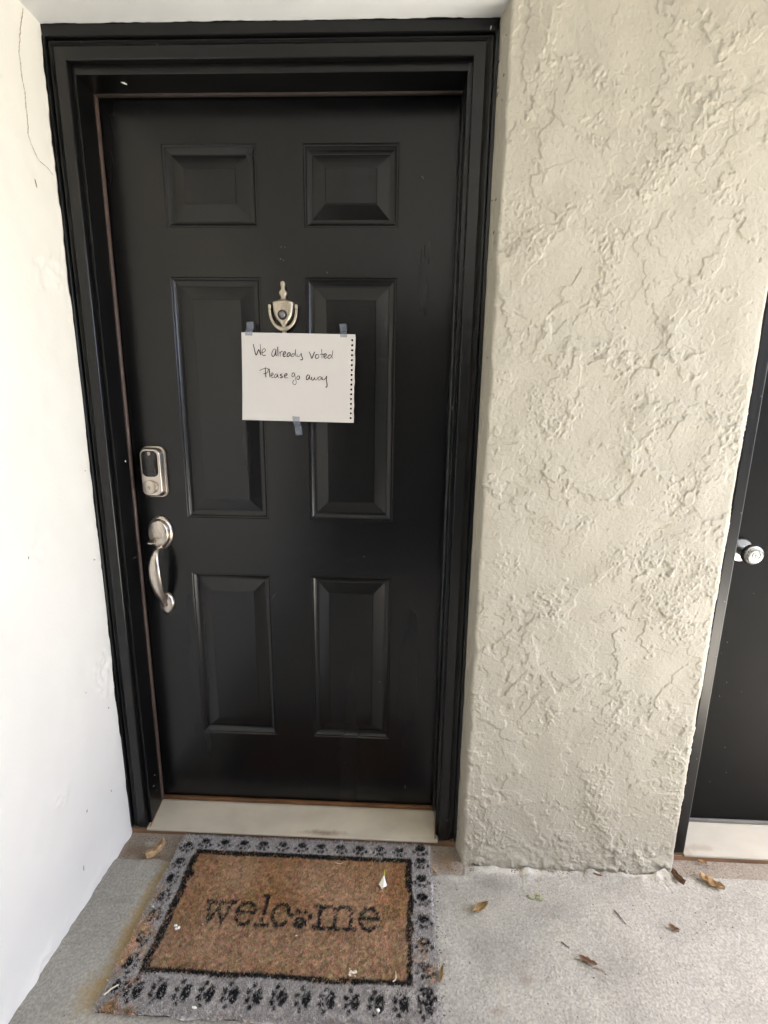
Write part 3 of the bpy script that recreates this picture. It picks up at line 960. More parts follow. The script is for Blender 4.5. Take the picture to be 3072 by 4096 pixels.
INK = [[(0.3643, 1.4326), (0.3665, 1.4217), (0.3708, 1.4045), (0.3772, 1.417), (0.3785, 1.4189)], [(0.3785, 1.4189), (0.3816, 1.4104), (0.3834, 1.4056), (0.3832, 1.4199), (0.3831, 1.4328)], [(0.387, 1.4104), (0.3917, 1.412), (0.3965, 1.4162), (0.3947, 1.4206), (0.3906, 1.42), (0.3876, 1.4142), (0.3869, 1.4076), (0.39, 1.4038), (0.3969, 1.4044)], [(0.4233, 1.4206), (0.4182, 1.4193), (0.4141, 1.4126), (0.4131, 1.4049), (0.4156, 1.4015), (0.4197, 1.404), (0.423, 1.4117), (0.4244, 1.4193), (0.4239, 1.4089), (0.4251, 1.4022)], [(0.4295, 1.4264), (0.4294, 1.4184), (0.4295, 1.4017)], [(0.4347, 1.4137), (0.4353, 1.4071), (0.4355, 1.4013)], [(0.4354, 1.4099), (0.4375, 1.4132), (0.4422, 1.4147)], [(0.4429, 1.4062), (0.447, 1.4075), (0.4503, 1.411), (0.4488, 1.4138), (0.4451, 1.4119), (0.4432, 1.4062), (0.4448, 1.4018), (0.4505, 1.403)], [(0.4622, 1.4111), (0.4576, 1.4107), (0.454, 1.4063), (0.4543, 1.4019), (0.458, 1.4025), (0.4621, 1.4083), (0.4628, 1.4102), (0.4626, 1.4044), (0.4646, 1.402)], [(0.4732, 1.4084), (0.4688, 1.4083), (0.4655, 1.4045), (0.4666, 1.4012), (0.471, 1.4026), (0.4748, 1.4093), (0.4767, 1.4188), (0.4771, 1.4185), (0.4764, 1.4074), (0.4781, 1.4017)], [(0.4812, 1.4075), (0.4807, 1.4027), (0.4835, 1.4014), (0.4882, 1.4047), (0.4913, 1.4095), (0.4917, 1.4104), (0.4922, 1.4038), (0.4951, 1.3971), (0.4934, 1.3939), (0.4885, 1.3938)], [(0.5131, 1.4144), (0.5163, 1.4059), (0.5196, 1.3977), (0.5234, 1.406), (0.5271, 1.4132), (0.5279, 1.4132)], [(0.5344, 1.408), (0.5298, 1.4051), (0.5293, 1.3994), (0.5329, 1.3975), (0.5377, 1.4004), (0.5378, 1.4061), (0.5344, 1.408)], [(0.5456, 1.4214), (0.5465, 1.41), (0.5467, 1.398)], [(0.541, 1.408), (0.547, 1.4081), (0.553, 1.4085)], [(0.5518, 1.4024), (0.5564, 1.404), (0.5584, 1.4073), (0.5555, 1.4097), (0.5522, 1.4062), (0.5518, 1.4005), (0.5553, 1.3983), (0.5604, 1.4006)], [(0.571, 1.4064), (0.5664, 1.4064), (0.5624, 1.4025), (0.563, 1.3984), (0.5678, 1.3988), (0.573, 1.4055), (0.5755, 1.4178), (0.5738, 1.4065), (0.5734, 1.4007), (0.576, 1.3979)], [(0.3787, 1.3652), (0.386, 1.3685), (0.3952, 1.3712), (0.4013, 1.3703), (0.402, 1.3664), (0.3979, 1.3596), (0.391, 1.357), (0.3897, 1.3581)], [(0.3943, 1.374), (0.3945, 1.3624), (0.3952, 1.3475)], [(0.4044, 1.3703), (0.4054, 1.3587), (0.4062, 1.348)], [(0.4088, 1.3529), (0.4129, 1.3539), (0.4151, 1.3572), (0.4127, 1.3597), (0.4095, 1.3558), (0.4091, 1.35), (0.4127, 1.3475), (0.4164, 1.3491)], [(0.4262, 1.3566), (0.4222, 1.3565), (0.4186, 1.352), (0.4188, 1.3476), (0.4229, 1.3482), (0.4268, 1.355), (0.4271, 1.3512), (0.429, 1.3477)], [(0.4398, 1.3567), (0.4358, 1.3561), (0.4343, 1.3536), (0.4383, 1.3513), (0.4396, 1.349), (0.4361, 1.347), (0.4323, 1.3477)], [(0.4444, 1.3514), (0.4491, 1.3524), (0.4526, 1.3563), (0.45, 1.3582), (0.4459, 1.3552), (0.4443, 1.3504), (0.4469, 1.3471), (0.4546, 1.3476)], [(0.4724, 1.3598), (0.4675, 1.3594), (0.4653, 1.3535), (0.4667, 1.3497), (0.4708, 1.3526), (0.473, 1.3584), (0.4738, 1.3497), (0.4765, 1.3381), (0.4754, 1.3313), (0.4712, 1.3296), (0.4673, 1.3341), (0.4678, 1.3384), (0.4715, 1.3419)], [(0.483, 1.3527), (0.4795, 1.3508), (0.4785, 1.3455), (0.4817, 1.3432), (0.4855, 1.3464), (0.4852, 1.3514), (0.483, 1.3527)], [(0.5114, 1.355), (0.5073, 1.3549), (0.5042, 1.3491), (0.5045, 1.3439), (0.5085, 1.3439), (0.5123, 1.3511), (0.5128, 1.3544), (0.5127, 1.3482), (0.5148, 1.3428)], [(0.5184, 1.3502), (0.5179, 1.3444), (0.5213, 1.3421), (0.5256, 1.3468), (0.5265, 1.3493), (0.5264, 1.3445), (0.53, 1.3426), (0.5341, 1.3469), (0.5346, 1.3504)], [(0.5427, 1.3515), (0.5382, 1.3504), (0.5355, 1.3456), (0.5369, 1.3423), (0.5416, 1.3443), (0.5443, 1.3505), (0.5446, 1.3463), (0.5466, 1.3428)], [(0.5483, 1.3506), (0.5478, 1.3447), (0.5511, 1.3432), (0.5558, 1.3477), (0.5585, 1.3526), (0.5577, 1.3429), (0.5594, 1.3313), (0.5586, 1.3254), (0.5549, 1.3242)]]
WORDS = [(0, 3), (3, 11), (11, 17), (17, 24), (24, 26), (26, 30)]      # which strokes make one word
for w0, w1 in WORDS:
    V, F = [], []
    for si in range(w0, w1):
        pts = spline([(a, 0, b) for a, b in INK[si]], 6)
        pts = [(p[0], paper_y(p[0], p[2]) - 0.0009 - 0.00002 * (si % 4), p[2]) for p in pts]
        k = len(pts)
        hw = [0.00125 * (0.8 + 0.25 * math.sin(1.7 * si + 3 * i / k)) * (0.75 if i in (0, k - 1) else 1) for i in range(k)]
        v, f = ribbon(pts, hw, (0, 1, 0))
        o = len(V)
        V += v
        F += [tuple(o + i for i in q) for q in f]
    pyd('handwritten_word', V, F, M_INK, note)

mt = bpy.data.materials.new('clear_tape')
mt.use_nodes = True
n_ = mt.node_tree.nodes
p_ = n_['Principled BSDF']
p_.inputs['Base Color'].default_value = (0.30, 0.34, 0.42, 1)
p_.inputs['Roughness'].default_value = 0.35
p_.inputs['Alpha'].default_value = 0.28
M_TAPE = mt
mt2 = mt.copy()
mt2.node_tree.nodes['Principled BSDF'].inputs['Alpha'].default_value = 0.9
mt2.node_tree.nodes['Principled BSDF'].inputs['Base Color'].default_value = (0.42, 0.44, 0.46, 1)


def tape(quad, up, parent):
    """quad: far-from-paper pair, then near-paper pair, as (x, z); up: sign of the direction away from the sheet"""
    (ax, az), (bx, bz), (cx, cz), (dx_, dz_) = quad
    rows = []
    n = 9
    for k in range(n + 3):
        t = k / (n - 1)
        lx, lz = ax + (dx_ - ax) * t, az + (dz_ - az) * t
        rx, rz = bx + (cx - bx) * t, bz + (cz - bz) * t
        yb = -0.0012 - 0.0015 * math.sin(t * 4) ** 2
        lift = sst(0.55, 1.0, t)
        py_ = paper_y((lx + rx) / 2, (lz + rz) / 2) - 0.0014
        y = yb * (1 - lift) + py_ * lift if t < 1 else py_
        rows.append([(lx + (rx - lx) * q / 4, y - 0.0003 - 0.0003 * math.sin(q * 2.3 + k), lz + (rz - lz) * q / 4) for q in range(5)])
    o = grid_mesh('tape', np.array(rows), M_TAPE, parent)
    md = o.modifiers.new('thickness', 'SOLIDIFY')
    md.thickness = 0.0001
    return o


tape([(0.3438, 1.4904), (0.3634, 1.4911), (0.3636, 1.4636), (0.344, 1.4634)], 1, note)
tp2 = tape([(0.591, 1.4871), (0.6099, 1.488), (0.6126, 1.4614), (0.5943, 1.4609)], 1, note)
tape([(0.487, 1.1968), (0.4681, 1.1957), (0.4653, 1.2329), (0.4847, 1.2323)], -1, note)

# ---------------------------------------------------------------- second door
fr2 = empty('door_frame', (2.05, -0.05, -0.026), 'plain black frame of the second door at the far right', 'door frame')
bxs = bmesh.new()
box('jamb', (1.6075, -0.0977, -0.026), (1.6375, 0.09, 2.07), M_TRIM, fr2, bev=0.003)
box('jamb', (2.462, -0.0977, -0.026), (2.492, 0.09, 2.07), M_TRIM, fr2, bev=0.003)
box('head_jamb', (1.6075, -0.0979, 2.005), (2.492, 0.0902, CEIL - 0.001), M_TRIM, fr2, bev=0.003)
box('caulk_bead', (1.5865, -0.0935, ZF), (1.6074, 0.05, CEIL - 0.001), M_CAULK, fr2, bev=0.003)
box('caulk_bead', (2.4921, -0.0935, ZF), (2.5125, 0.05, CEIL - 0.001), M_CAULK, fr2, bev=0.003)
th = bmesh.new()
tp = [(-0.1020, -0.0330), (-0.1020, -0.0285), (-0.1005, -0.0265), (-0.095, -0.0258), (-0.0140, -0.0050), (-0.0050, -0.003), (0.06, -0.003), (0.06, -0.033)]
va = [th.verts.new((1.6378, y, z)) for y, z in tp]
vb = [th.verts.new((2.4617, y, z)) for y, z in tp]
for k in range(len(tp)):
    j = (k + 1) % len(tp)
    th.faces.new((va[k], va[j], vb[j], vb[k]))
th.faces.new(va[::-1])
th.faces.new(vb)
from_bm('threshold', th, M_THRESH2, fr2)
box('sill', (1.5900, -0.099, ZF - 0.006), (2.51, 0.06, -0.0332), M_WOOD, fr2, bev=0.002)
box('sill_end', (1.6000, -0.0970, -0.0330), (1.6376, 0.0, -0.0262), M_DIRTWOOD, fr2)
for z in (0.30, 0.62, 0.78, 1.02, 1.31):
    fleck('paint_fleck', (1.632 + rnd.uniform(-.008, .003), -0.0977, z), (0, -1, 0), .003, rnd.uniform(.004, .010), rnd.uniform(-.5, .5), M_GREYMARK, fr2)
v, f = ribbon([(1.6352, -0.0983, z) for z in np.linspace(0.0, 2.0, 60)], [0.0004 + 0.0004 * rnd.random() for _ in range(60)], (0, 1, 0))
pyd('edge_line', v, f, M_GREYMARK, fr2)  # thin grey line down the jamb's inner front edge

d2 = empty('utility_door', (2.05, 0.02, 0.0), 'plain flat black door with a round knob at the far right', 'door')
box('slab', (1.640, 0.0, 0.006), (2.4595, 0.044, 2.002), M_DOOR2, d2, bev=0.001)
box('door_sweep', (1.641, -0.0075, -0.001), (2.4585, -0.0002, 0.0085), M_GREYSWEEP, d2, bev=0.001)
KNX, KNZ = 1.7165, 0.8975
knob = loft('knob', [ellip(KNX, y, KNZ, r, r, 36) for y, r in ((0.0, 0.0335), (-0.004, 0.0335), (-0.0075, 0.0310), (-0.0090, 0.0230), (-0.0110, 0.0140), (-0.0270, 0.0125), (-0.0310, 0.0155), (-0.0350, 0.0215), (-0.0410, 0.0262), (-0.0480, 0.0278), (-0.0540, 0.0268), (-0.0580, 0.0245),
                                                             (-0.0592, 0.0228), (-0.0590, 0.0220), (-0.0605, 0.0214), (-0.0622, 0.0190), (-0.0624, 0.0130), (-0.0610, 0.0118))], M_CHROME, d2)
loft('key_plug', [ellip(KNX, y, KNZ, r, r, 24) for y, r in ((-0.0608, 0.0085), (-0.0622, 0.0082))], M_CHROME, knob)
loft('keyhole', [[(KNX + a, y, KNZ + b) for a, b in ((-.0006, .0045), (.0008, .0045), (.0014, .001), (.0004, -.005), (-.0004, -.005), (-.0006, 0))] for y in (-0.0621, -0.0624)], M_DARKMETAL, knob, smooth=False)
for k in range(14):
    fleck('scuff', (rnd.uniform(1.66, 1.80), 0.0, rnd.uniform(0.08, 0.85)), (0, -1, 0), rnd.uniform(.002, .006), rnd.uniform(.001, .003), rnd.uniform(0, 3), M_GREYMARK, d2)

# ---------------------------------------------------------------- door mat
mat_root = empty('door_mat', (0.495, -0.318, ZF), 'brown coir welcome mat with a paw print border', 'door mat')
MX0, MX1, MY0, MY1 = 0.1135, 0.8720, -0.5360, -0.1010
LET_T = 0.0098


def seg_d(px, py, a, b):
    ax, ay = a
    bx, by = b
    vx, vy = bx - ax, by - ay
    t = np.clip(((px - ax) * vx + (py - ay) * vy) / (vx * vx + vy * vy + 1e-12), 0, 1)
    return np.hypot(px - ax - t * vx, py - ay - t * vy)


def arcp(cx, cy, rx, ry, a0, a1, n=14):
    return [(cx + rx * math.cos(math.radians(a0 + (a1 - a0) * k / n)), cy + ry * math.sin(math.radians(a0 + (a1 - a0) * k / n))) for k in range(n + 1)]


def letter_paths():
    P = []

    def add(x0, x1, base, xh, strokes):
        for s in strokes:
            P.append([(x0 + (x1 - x0) * a, base + xh * b) for a, b in s])
    b0, xh = -0.3475, 0.0530
    add(0.2660, 0.3420, b0 - .001, xh, [[(.10, 1), (.28, 0), (.50, .85), (.72, 0), (.90, 1)], [(0, 1), (.26, 1)], [(.74, 1), (1, 1)], [(.36, .95), (.62, .95)]])
    add(0.3530, 0.4030, b0, xh, [arcp(.5, .5, .46, .5, 0, 310), [(.06, .52), (.96, .52)]])
    add(0.4120, 0.4420, b0, xh, [[(.5, 1.42), (.5, 0)], [(0, 0), (1, 0)], [(.12, 1.36), (.5, 1.40)]])
    add(0.4480, 0.4950, b0, xh, [arcp(.5, .5, .46, .5, 40, 320), [(.85, .82), (.90, .62)]])
    add(0.5600, 0.6690, b0, xh, [[(.12, 1), (.12, 0)], arcp(.31, .70, .19, .30, 180, 0) + [(.50, 0)], arcp(.69, .70, .19, .30, 180, 0) + [(.88, 0)], [(0, 1), (.14, 1)], [(0, 0), (.26, 0)], [(.38, 0), (.62, 0)], [(.74, 0), (1, 0)]])
    add(0.6770, 0.7290, b0, xh, [arcp(.5, .5, .46, .5, 0, 315), [(.06, .52), (.96, .52)]])
    return P


LET = letter_paths()


def paw_mask(px, py, cx, cy, ang, s):
    """pad with four toes; toes point along ang"""
    ca, sa = math.cos(ang), math.sin(ang)
    u = ((px - cx) * ca + (py - cy) * sa) / s          # towards the toes
    v = (-(px - cx) * sa + (py - cy) * ca) / s
    m = (((u + 0.10) / 0.36) ** 2 + (v / (0.50 - 0.28 * np.clip(u + .1, -.4, .4))) ** 2) < 1
    for tu, tv, r in ((0.28, -0.62, .17), (0.54, -0.22, .19), (0.54, 0.24, .19), (0.28, 0.64, .17)):
        m |= ((u - tu) ** 2 + ((v - tv) * 1.05) ** 2) < r * r
    return m


PAWS = []
for y in (-0.117, -0.157, -0.209, -0.261, -0.316, -0.371, -0.424, -0.472):
    PAWS.append((0.8440, y, -math.pi / 2, 0.030))
for y in (-0.140, -0.190, -0.240, -0.290, -0.338, -0.390, -0.445, -0.490):
    PAWS.append((0.1400, y, 0.0 if y < -0.2 else -math.pi / 2, 0.028))
for x in np.arange(0.19, 0.82, 0.059):
    PAWS.append((x, -0.1245, -math.pi / 2, 0.027))
for x in np.arange(0.185, 0.86, 0.055):
    PAWS.append((x, -0.4950, math.pi, 0.032))


def print_rgb(px, py, rng):
    n = len(px)
    g = lambda lo, hi: rng.uniform(lo, hi, n)
    # low-frequency wear, sampled from one field
    wx = np.clip(((px - MX0) / (MX1 - MX0) * (WEAR.shape[0] - 1)).astype(int), 0, WEAR.shape[0] - 1)
    wy = np.clip(((py - MY0) / (MY1 - MY0) * (WEAR.shape[1] - 1)).astype(int), 0, WEAR.shape[1] - 1)
    wr, wf = WEAR[wx, wy], WEARF[wx, wy]
    brown = np.stack([g(.28, .60), g(.172, .37), g(.092, .215)], -1) * (0.92 + 0.12 * wr[:, None])
    pale = rng.random(n) < 0.06
    brown[pale] = np.array([.46, .33, .19]) * rng.uniform(.7, 1.1, (pale.sum(), 1))
    gv = g(.30, .62)
    grey = np.stack([gv * 1.03, gv * .98, gv * .95], -1)
    blk = np.stack([g(.012, .035)] * 3, -1) * np.array([1, 1, 1.06])
    tuft = TUFT[((px - MX0) / 0.0016).astype(int) % TUFT.shape[0], ((py - MY0) / 0.0016).astype(int) % TUFT.shape[1]]
    k_ = np.clip(1 + 0.25 * tuft, .45, 1.8)[:, None]
    brown = brown * k_ * np.array([1.15, 1.10, 0.98])
    grey = np.clip(grey * (0.5 + 0.5 * k_), 0, .75)
    greying = np.clip(0.28 + 0.22 * wr + 0.25 * sst(-0.25, -0.42, py), 0, .6)[:, None]  # greys the brown unevenly, more towards the front of the mat
    brown = brown * (1 - greying) + greying * (0.42 * brown + 0.58 * brown.mean(1, keepdims=True) * np.array([1.12, 1.0, 0.9]))
    c = brown.copy()
    ix, iy = px + 0.0022 * wf, py + 0.0022 * wr
    inner = (ix > 0.1905) & (ix < 0.8000) & (iy > -0.4510) & (iy < -0.1640)
    line = (ix > 0.1705) & (ix < 0.8160) & (iy > -0.4625) & (iy < -0.1500) & ~inner
    border = ~inner & ~line
    worn = np.clip(0.5 * wr + 0.4 * wf + 0.8 * sst(0.27, 0.13, px) * sst(-0.20, -0.28, py) * 0.9 + 1.4 * sst(-0.508, -0.53, py) - 1.05, 0, 1)
    keep = rng.random(n) > worn
    c[border & keep] = grey[border & keep]
    c[line & (rng.random(n) > 0.10 + 0.12 * np.clip(wr, 0, 2))] = 0
    lm = line & (c.sum(1) == 0)
    c[lm] = blk[lm]
    pm = np.zeros(n, bool)
    jx, jy = px + rng.normal(0, .0008, n), py + rng.normal(0, .0008, n)
    for cx, cy, a, s in PAWS:
        near = (np.abs(px - cx) < .03) & (np.abs(py - cy) < .03)
        if near.any():
            idx = np.where(near)[0]
            pm[idx] |= paw_mask(jx[idx], jy[idx], cx, cy, a, s)
    pm &= border & (rng.random(n) > 0.12 + 0.45 * worn)
    c[pm] = blk[pm] * 1.15
    lm = np.zeros(n, bool)
    cand = np.where((px > .25) & (px < .745) & (py > -.365) & (py < -.26))[0]
    cx_, cy_ = jx[cand], jy[cand]
    dmin = np.full(len(cand), 9.0)
    for path in LET:
        for a, b in zip(path[:-1], path[1:]):
            dmin = np.minimum(dmin, seg_d(cx_, cy_, a, b))
    lm[cand] = dmin < LET_T / 2
    lm[cand] |= paw_mask(cx_, cy_, 0.5250, -0.3330, math.pi / 2, 0.040)
    fade = np.interp(px, [.25, .34, .45, .55, .74], [.26, .26, .18, .10, .05])
    lm &= rng.random(n) > fade + 0.08 * np.clip(wr, -1, 2)
    c[lm] = blk[lm] * 1.2
    return c


WEAR = grf((190, 110), 0.004, 0.12, 91)
_t1, _t2 = grf((500, 300), 0.0016, 0.0045, 95), grf((500, 300), 0.0016, 0.009, 96)
TUFT = 0.75 * _t1 + 0.25 * _t2
WEARF = grf((190, 110), 0.004, 0.03, 92)
rng = np.random.default_rng(5)
# woven backing
bx = np.linspace(MX0, MX1, 150)
by = np.linspace(MY0, MY1, 90)
BX, BY = np.meshgrid(bx, by, indexing='ij')
ex = 0.003 * grf((150, 90), 0.005, 0.05, 93)
edge = np.minimum(np.minimum(BX - MX0, MX1 - BX), np.minimum(BY - MY0, MY1 - BY))
BZ = ZF + 0.0035 + 0.0055 * sst(0.0, 0.010, edge)
mb = grid_mesh('backing', np.stack([BX + ex * (edge < .002), BY + ex * (edge < .002), BZ], -1), None, mat_root)
M_COIR = mat('coir', (0.2, 0.1, 0.05), 0.9, attr='print', spec=0.1)
mb.data.materials.append(M_COIR)
ca = mb.data.color_attributes.new('print', 'FLOAT_COLOR', 'POINT')
cc = print_rgb(BX.ravel(), BY.ravel(), rng) * 0.8
ca.data.foreach_set('color', np.concatenate([cc, np.ones((len(cc), 1))], 1).astype(np.float32).ravel())
box('base', (MX0 + .002, MY0 + .002, ZF + 0.0008), (MX1 - .002, MY1 - .002, ZF + 0.0034), M_DARKMETAL, mat_root)
# coir pile: one thin blade per fibre
NF = 120000
fx = rng.uniform(MX0 - .001, MX1 + .001, NF)
fy = rng.uniform(MY0 - .001, MY1 + .001, NF)
wob = 0.0022 * np.sin(fy * 60) + 0.0016 * np.sin(fx * 45 + 1)
fx = fx + wob * ((fx < MX0 + .004) | (fx > MX1 - .004))
fcol = print_rgb(fx, fy, rng)
hgt = rng.uniform(.0050, .0095, NF) + (rng.random(NF) < .05) * rng.uniform(.001, .004, NF)
az = rng.uniform(0, 2 * np.pi, NF)
lean = np.abs(rng.normal(0, .50, NF)) + .05
la = rng.normal(-math.pi / 2 + .3, 1.3, NF)
tipx, tipy = np.cos(la) * np.sin(lean) * hgt, np.sin(la) * np.sin(lean) * hgt
hw = rng.uniform(.00045, .00095, NF)
zb = ZF + 0.0070
base = np.stack([fx, fy, np.full(NF, zb)], -1)
sd = np.stack([np.cos(az), np.sin(az), np.zeros(NF)], -1) * hw[:, None]
tip = base + np.stack([tipx, tipy, np.cos(lean) * hgt], -1)
vv = np.stack([base - sd, base + sd, tip + sd * .45, tip - sd * .45], 1).reshape(-1, 3)
me = bpy.data.meshes.new('coir_pile')
me.vertices.add(len(vv))
me.vertices.foreach_set('co', vv.astype(np.float32).ravel())
me.loops.add(NF * 4)
me.loops.foreach_set('vertex_index', np.arange(NF * 4, dtype=np.int32))
me.polygons.add(NF)
me.polygons.foreach_set('loop_start', np.arange(NF, dtype=np.int32) * 4)
me.update(calc_edges=True)
ca = me.color_attributes.new('print', 'FLOAT_COLOR', 'POINT')
ca.data.foreach_set('color', np.concatenate([np.repeat(fcol, 4, 0), np.ones((NF * 4, 1))], 1).astype(np.float32).ravel())
pile = link('coir_pile', me, M_COIR, mat_root)
pile['kind'] = 'stuff'

# ---------------------------------------------------------------- litter
M_LEAF_TAN = mat('leaf_tan', (0.46, 0.33, 0.17), 0.7, var=0.45, vscale=120, spec=0.3)
M_LEAF_ORANGE = mat('leaf_orange', (0.50, 0.335, 0.18), 0.7, var=0.4, vscale=90, spec=0.3)
M_LEAF_RED = mat('leaf_red', (0.38, 0.24, 0.16), 0.7, var=0.4, vscale=120, spec=0.3)
M_LEAF_BROWN = mat('leaf_brown', (0.17, 0.095, 0.055), 0.75, var=0.4, vscale=120, spec=0.3)
M_TWIG = mat('twig', (0.14, 0.10, 0.075), 0.8, var=0.4, vscale=150)
M_LICHEN = mat('lichen', (0.34, 0.36, 0.20), 0.9, var=0.5, vscale=200)
M_PETAL = mat('petal_white', (0.80, 0.79, 0.72), 0.55)
M_PETALGREEN = mat('petal_green', (0.42, 0.40, 0.05), 0.6)
M_STRAW = mat('straw', (0.62, 0.55, 0.42), 0.6)
ZM = ZF + 0.0150      # top of the mat pile


def leaf(name, loc, L, W, ang, m, label, cat, curl=0.5, bend=0.3, lobes=0, seed=0, roll=0.0, parent=None):
    """dry leaf: midrib along local x, edges curled up"""
    r = random.Random(seed)
    nu, nv = 26, 9
    P = np.zeros((nu, nv, 3))
    for i in range(nu):
        t = i / (nu - 1)
        w_ = W / 2 * (math.sin(math.pi * min(max(t, .02), .985)) ** 0.75) * (1.15 - 0.45 * t)
        if lobes:
            w_ *= 0.50 + 0.55 * abs(math.sin(math.pi * lobes * t))
        for j in range(nv):
            s = -1 + 2 * j / (nv - 1)
            y = w_ * s
            c = curl * abs(s) ** 1.7 * W * 0.55
            P[i, j] = (L * (t - .5), y * (1 - 0.35 * curl * abs(s)), c + bend * L * (t - .5) ** 2 + 0.05 * W * math.sin(5 * t * math.pi + s * 3 + seed) * abs(s))
    ca_, sa_ = math.cos(roll), math.sin(roll)
    y, z = P[..., 1].copy(), P[..., 2].copy()
    P[..., 1], P[..., 2] = y * ca_ - z * sa_, y * sa_ + z * ca_
    P[..., 2] -= P[..., 2].min() - 0.0006
    root = empty(name, loc, label, cat)
    root.rotation_euler = (0, 0, ang)
    me = grid_mesh('blade', P, m)
    me.parent = root
    md = me.modifiers.new('thickness', 'SOLIDIFY')
    md.thickness = 0.0004
    st = tube('stalk', [(L * (-.5 - .16 * k / 5), 0.001 * k * k * .2, P[0, nv // 2, 2] + 0.0004 * k) for k in range(6)], [0.0007 - 0.00006 * k for k in range(6)], m, n=6)
    st.parent = root
    return root


def stick(name, loc, L, r0, ang, m, label, cat, kink=0.12, seed=0):
    r = random.Random(seed)
    pts, rad = [], []
    for k in range(9):
        t = k / 8
        pts.append((L * (t - .5), kink * L * math.sin(t * 3.0 + seed) * .5 + r.uniform(-.02, .02) * L, r0 * (1.1 + .3 * math.sin(4 * t + seed))))
        rad.append(r0 * (1.0 - .45 * t) * r.uniform(.85, 1.15))
    o = tube(name, pts, rad, m, None, side=(0, 1, 0), n=8)
    o.location = loc
    o.rotation_euler = (0, 0, ang)
    return tag(o, label, cat)


R_ = math.radians
leaf('dry_leaf', (0.995, -0.272, ZF + .001), 0.048, 0.030, R_(28), M_LEAF_TAN, 'pale tan curled dry leaf on the concrete right of the mat', 'leaf', curl=1.1, bend=.5, seed=3, roll=.5)
leaf('dry_leaf', (1.668, -0.178, ZF + .001), 0.060, 0.036, R_(-38), M_LEAF_ORANGE, 'tan lobed dry leaf on the concrete below the second door', 'leaf', curl=.7, bend=.5, lobes=3, seed=5)
leaf('dry_leaf', (0.056, -0.158, ZF - .003), 0.062, 0.046, R_(62), M_LEAF_ORANGE, 'orange curled dry leaf between the left wall and the mat', 'leaf', curl=.8, bend=.7, lobes=2, seed=8, roll=-.4)
leaf('dry_leaf', (1.240, -0.386, ZF + .001), 0.040, 0.018, R_(-25), M_LEAF_RED, 'reddish shredded leaf on the open concrete at lower right', 'leaf', curl=1.0, bend=.4, lobes=3, seed=11, roll=.3)
leaf('dry_leaf', (1.575, -0.172, ZF + .006), 0.040, 0.022, R_(-68), M_LEAF_BROWN, 'dark brown curled leaf at the lower right corner of the stucco wall', 'leaf', curl=1.3, bend=.5, seed=14, roll=-.3)
leaf('dry_leaf', (1.492, -0.304, ZF + .001), 0.022, 0.015, R_(-40), M_LEAF_RED, 'small crumpled brown leaf on the concrete in front of the second door', 'leaf', curl=1.2, bend=.8, seed=17)
leaf('dry_leaf', (0.877, -0.432, ZF + .003), 0.034, 0.016, R_(75), M_LEAF_TAN, 'pale leaf scrap tucked against the right edge of the mat', 'leaf', curl=1.2, bend=.4, seed=19, roll=.4)
leaf('dry_leaf', (1.685, -0.112, ZF + .001), 0.024, 0.012, R_(-20), M_LEAF_ORANGE, 'small orange leaf against the sill of the second door', 'leaf', curl=1.0, bend=.4, seed=23)
stick('twig', (1.366, -0.279, ZF + .001), 0.036, 0.0019, R_(-62), M_TWIG, 'short dark straight twig on the middle of the open concrete', 'twig', kink=.05, seed=1)
stick('twig', (1.198, -0.352, ZF + .001), 0.020, 0.0015, R_(-30), M_TWIG, 'tiny dark twig beside the reddish shredded leaf', 'twig', seed=2)
stick('bark_chip', (1.352, -0.166, ZF + .004), 0.024, 0.0032, R_(-25), M_LEAF_BROWN, 'dark brown bark chip on the concrete at the foot of the stucco wall', 'bark chip', kink=.1, seed=4)
stick('wood_chip', (0.884, -0.178, ZF + .003), 0.028, 0.0030, R_(-48), M_LEAF_ORANGE, 'small orange wood chip at the upper right corner of the mat', 'wood chip', kink=.05, seed=6)
stick('leaf_stem', (1.262, -0.402, ZF + .001), 0.026, 0.0012, R_(-12), M_LEAF_RED, 'thin red leaf stem lying below the reddish shredded leaf', 'stem', seed=7)
stick('straw', (0.6057, -0.1737, ZM), 0.024, 0.0011, R_(20), M_STRAW, 'pale curled straw near the top edge of the brown mat field', 'straw', kink=.5, seed=9)
stick('straw', (0.7700, -0.4470, ZM), 0.020, 0.0014, R_(55), M_STRAW, 'pale curled straw on the black line near the lower right of the mat', 'straw', kink=.6, seed=10)
stick('straw', (0.1330, -0.5020, ZM), 0.030, 0.0022, R_(40), M_STRAW, 'thick pale straw on the lower left corner of the mat', 'straw', kink=.1, seed=12)


def clump(name, loc, m, label, cat, n, spread, size, seed):
    """crumbs lying together, each with its own outline"""
    r = random.Random(seed)
    bm = bmesh.new()
    for k in range(n):
        g = bmesh.ops.create_icosphere(bm, subdivisions=1, radius=size * r.uniform(.5, 1.1))
        dx_, dy_ = r.gauss(0, spread), r.gauss(0, spread * .5)
        sx, sy, sz = r.uniform(.7, 1.6), r.uniform(.6, 1.2), r.uniform(.4, .8)
        for v in g['verts']:
            v.co = Vector((v.co.x * sx * r.uniform(.85, 1.15) + dx_, v.co.y * sy * r.uniform(.85, 1.15) + dy_, v.co.z * sz + size * .35))
    o = from_bm(name, bm, m, None)
    o.location = loc
    return tag(o, label, cat)


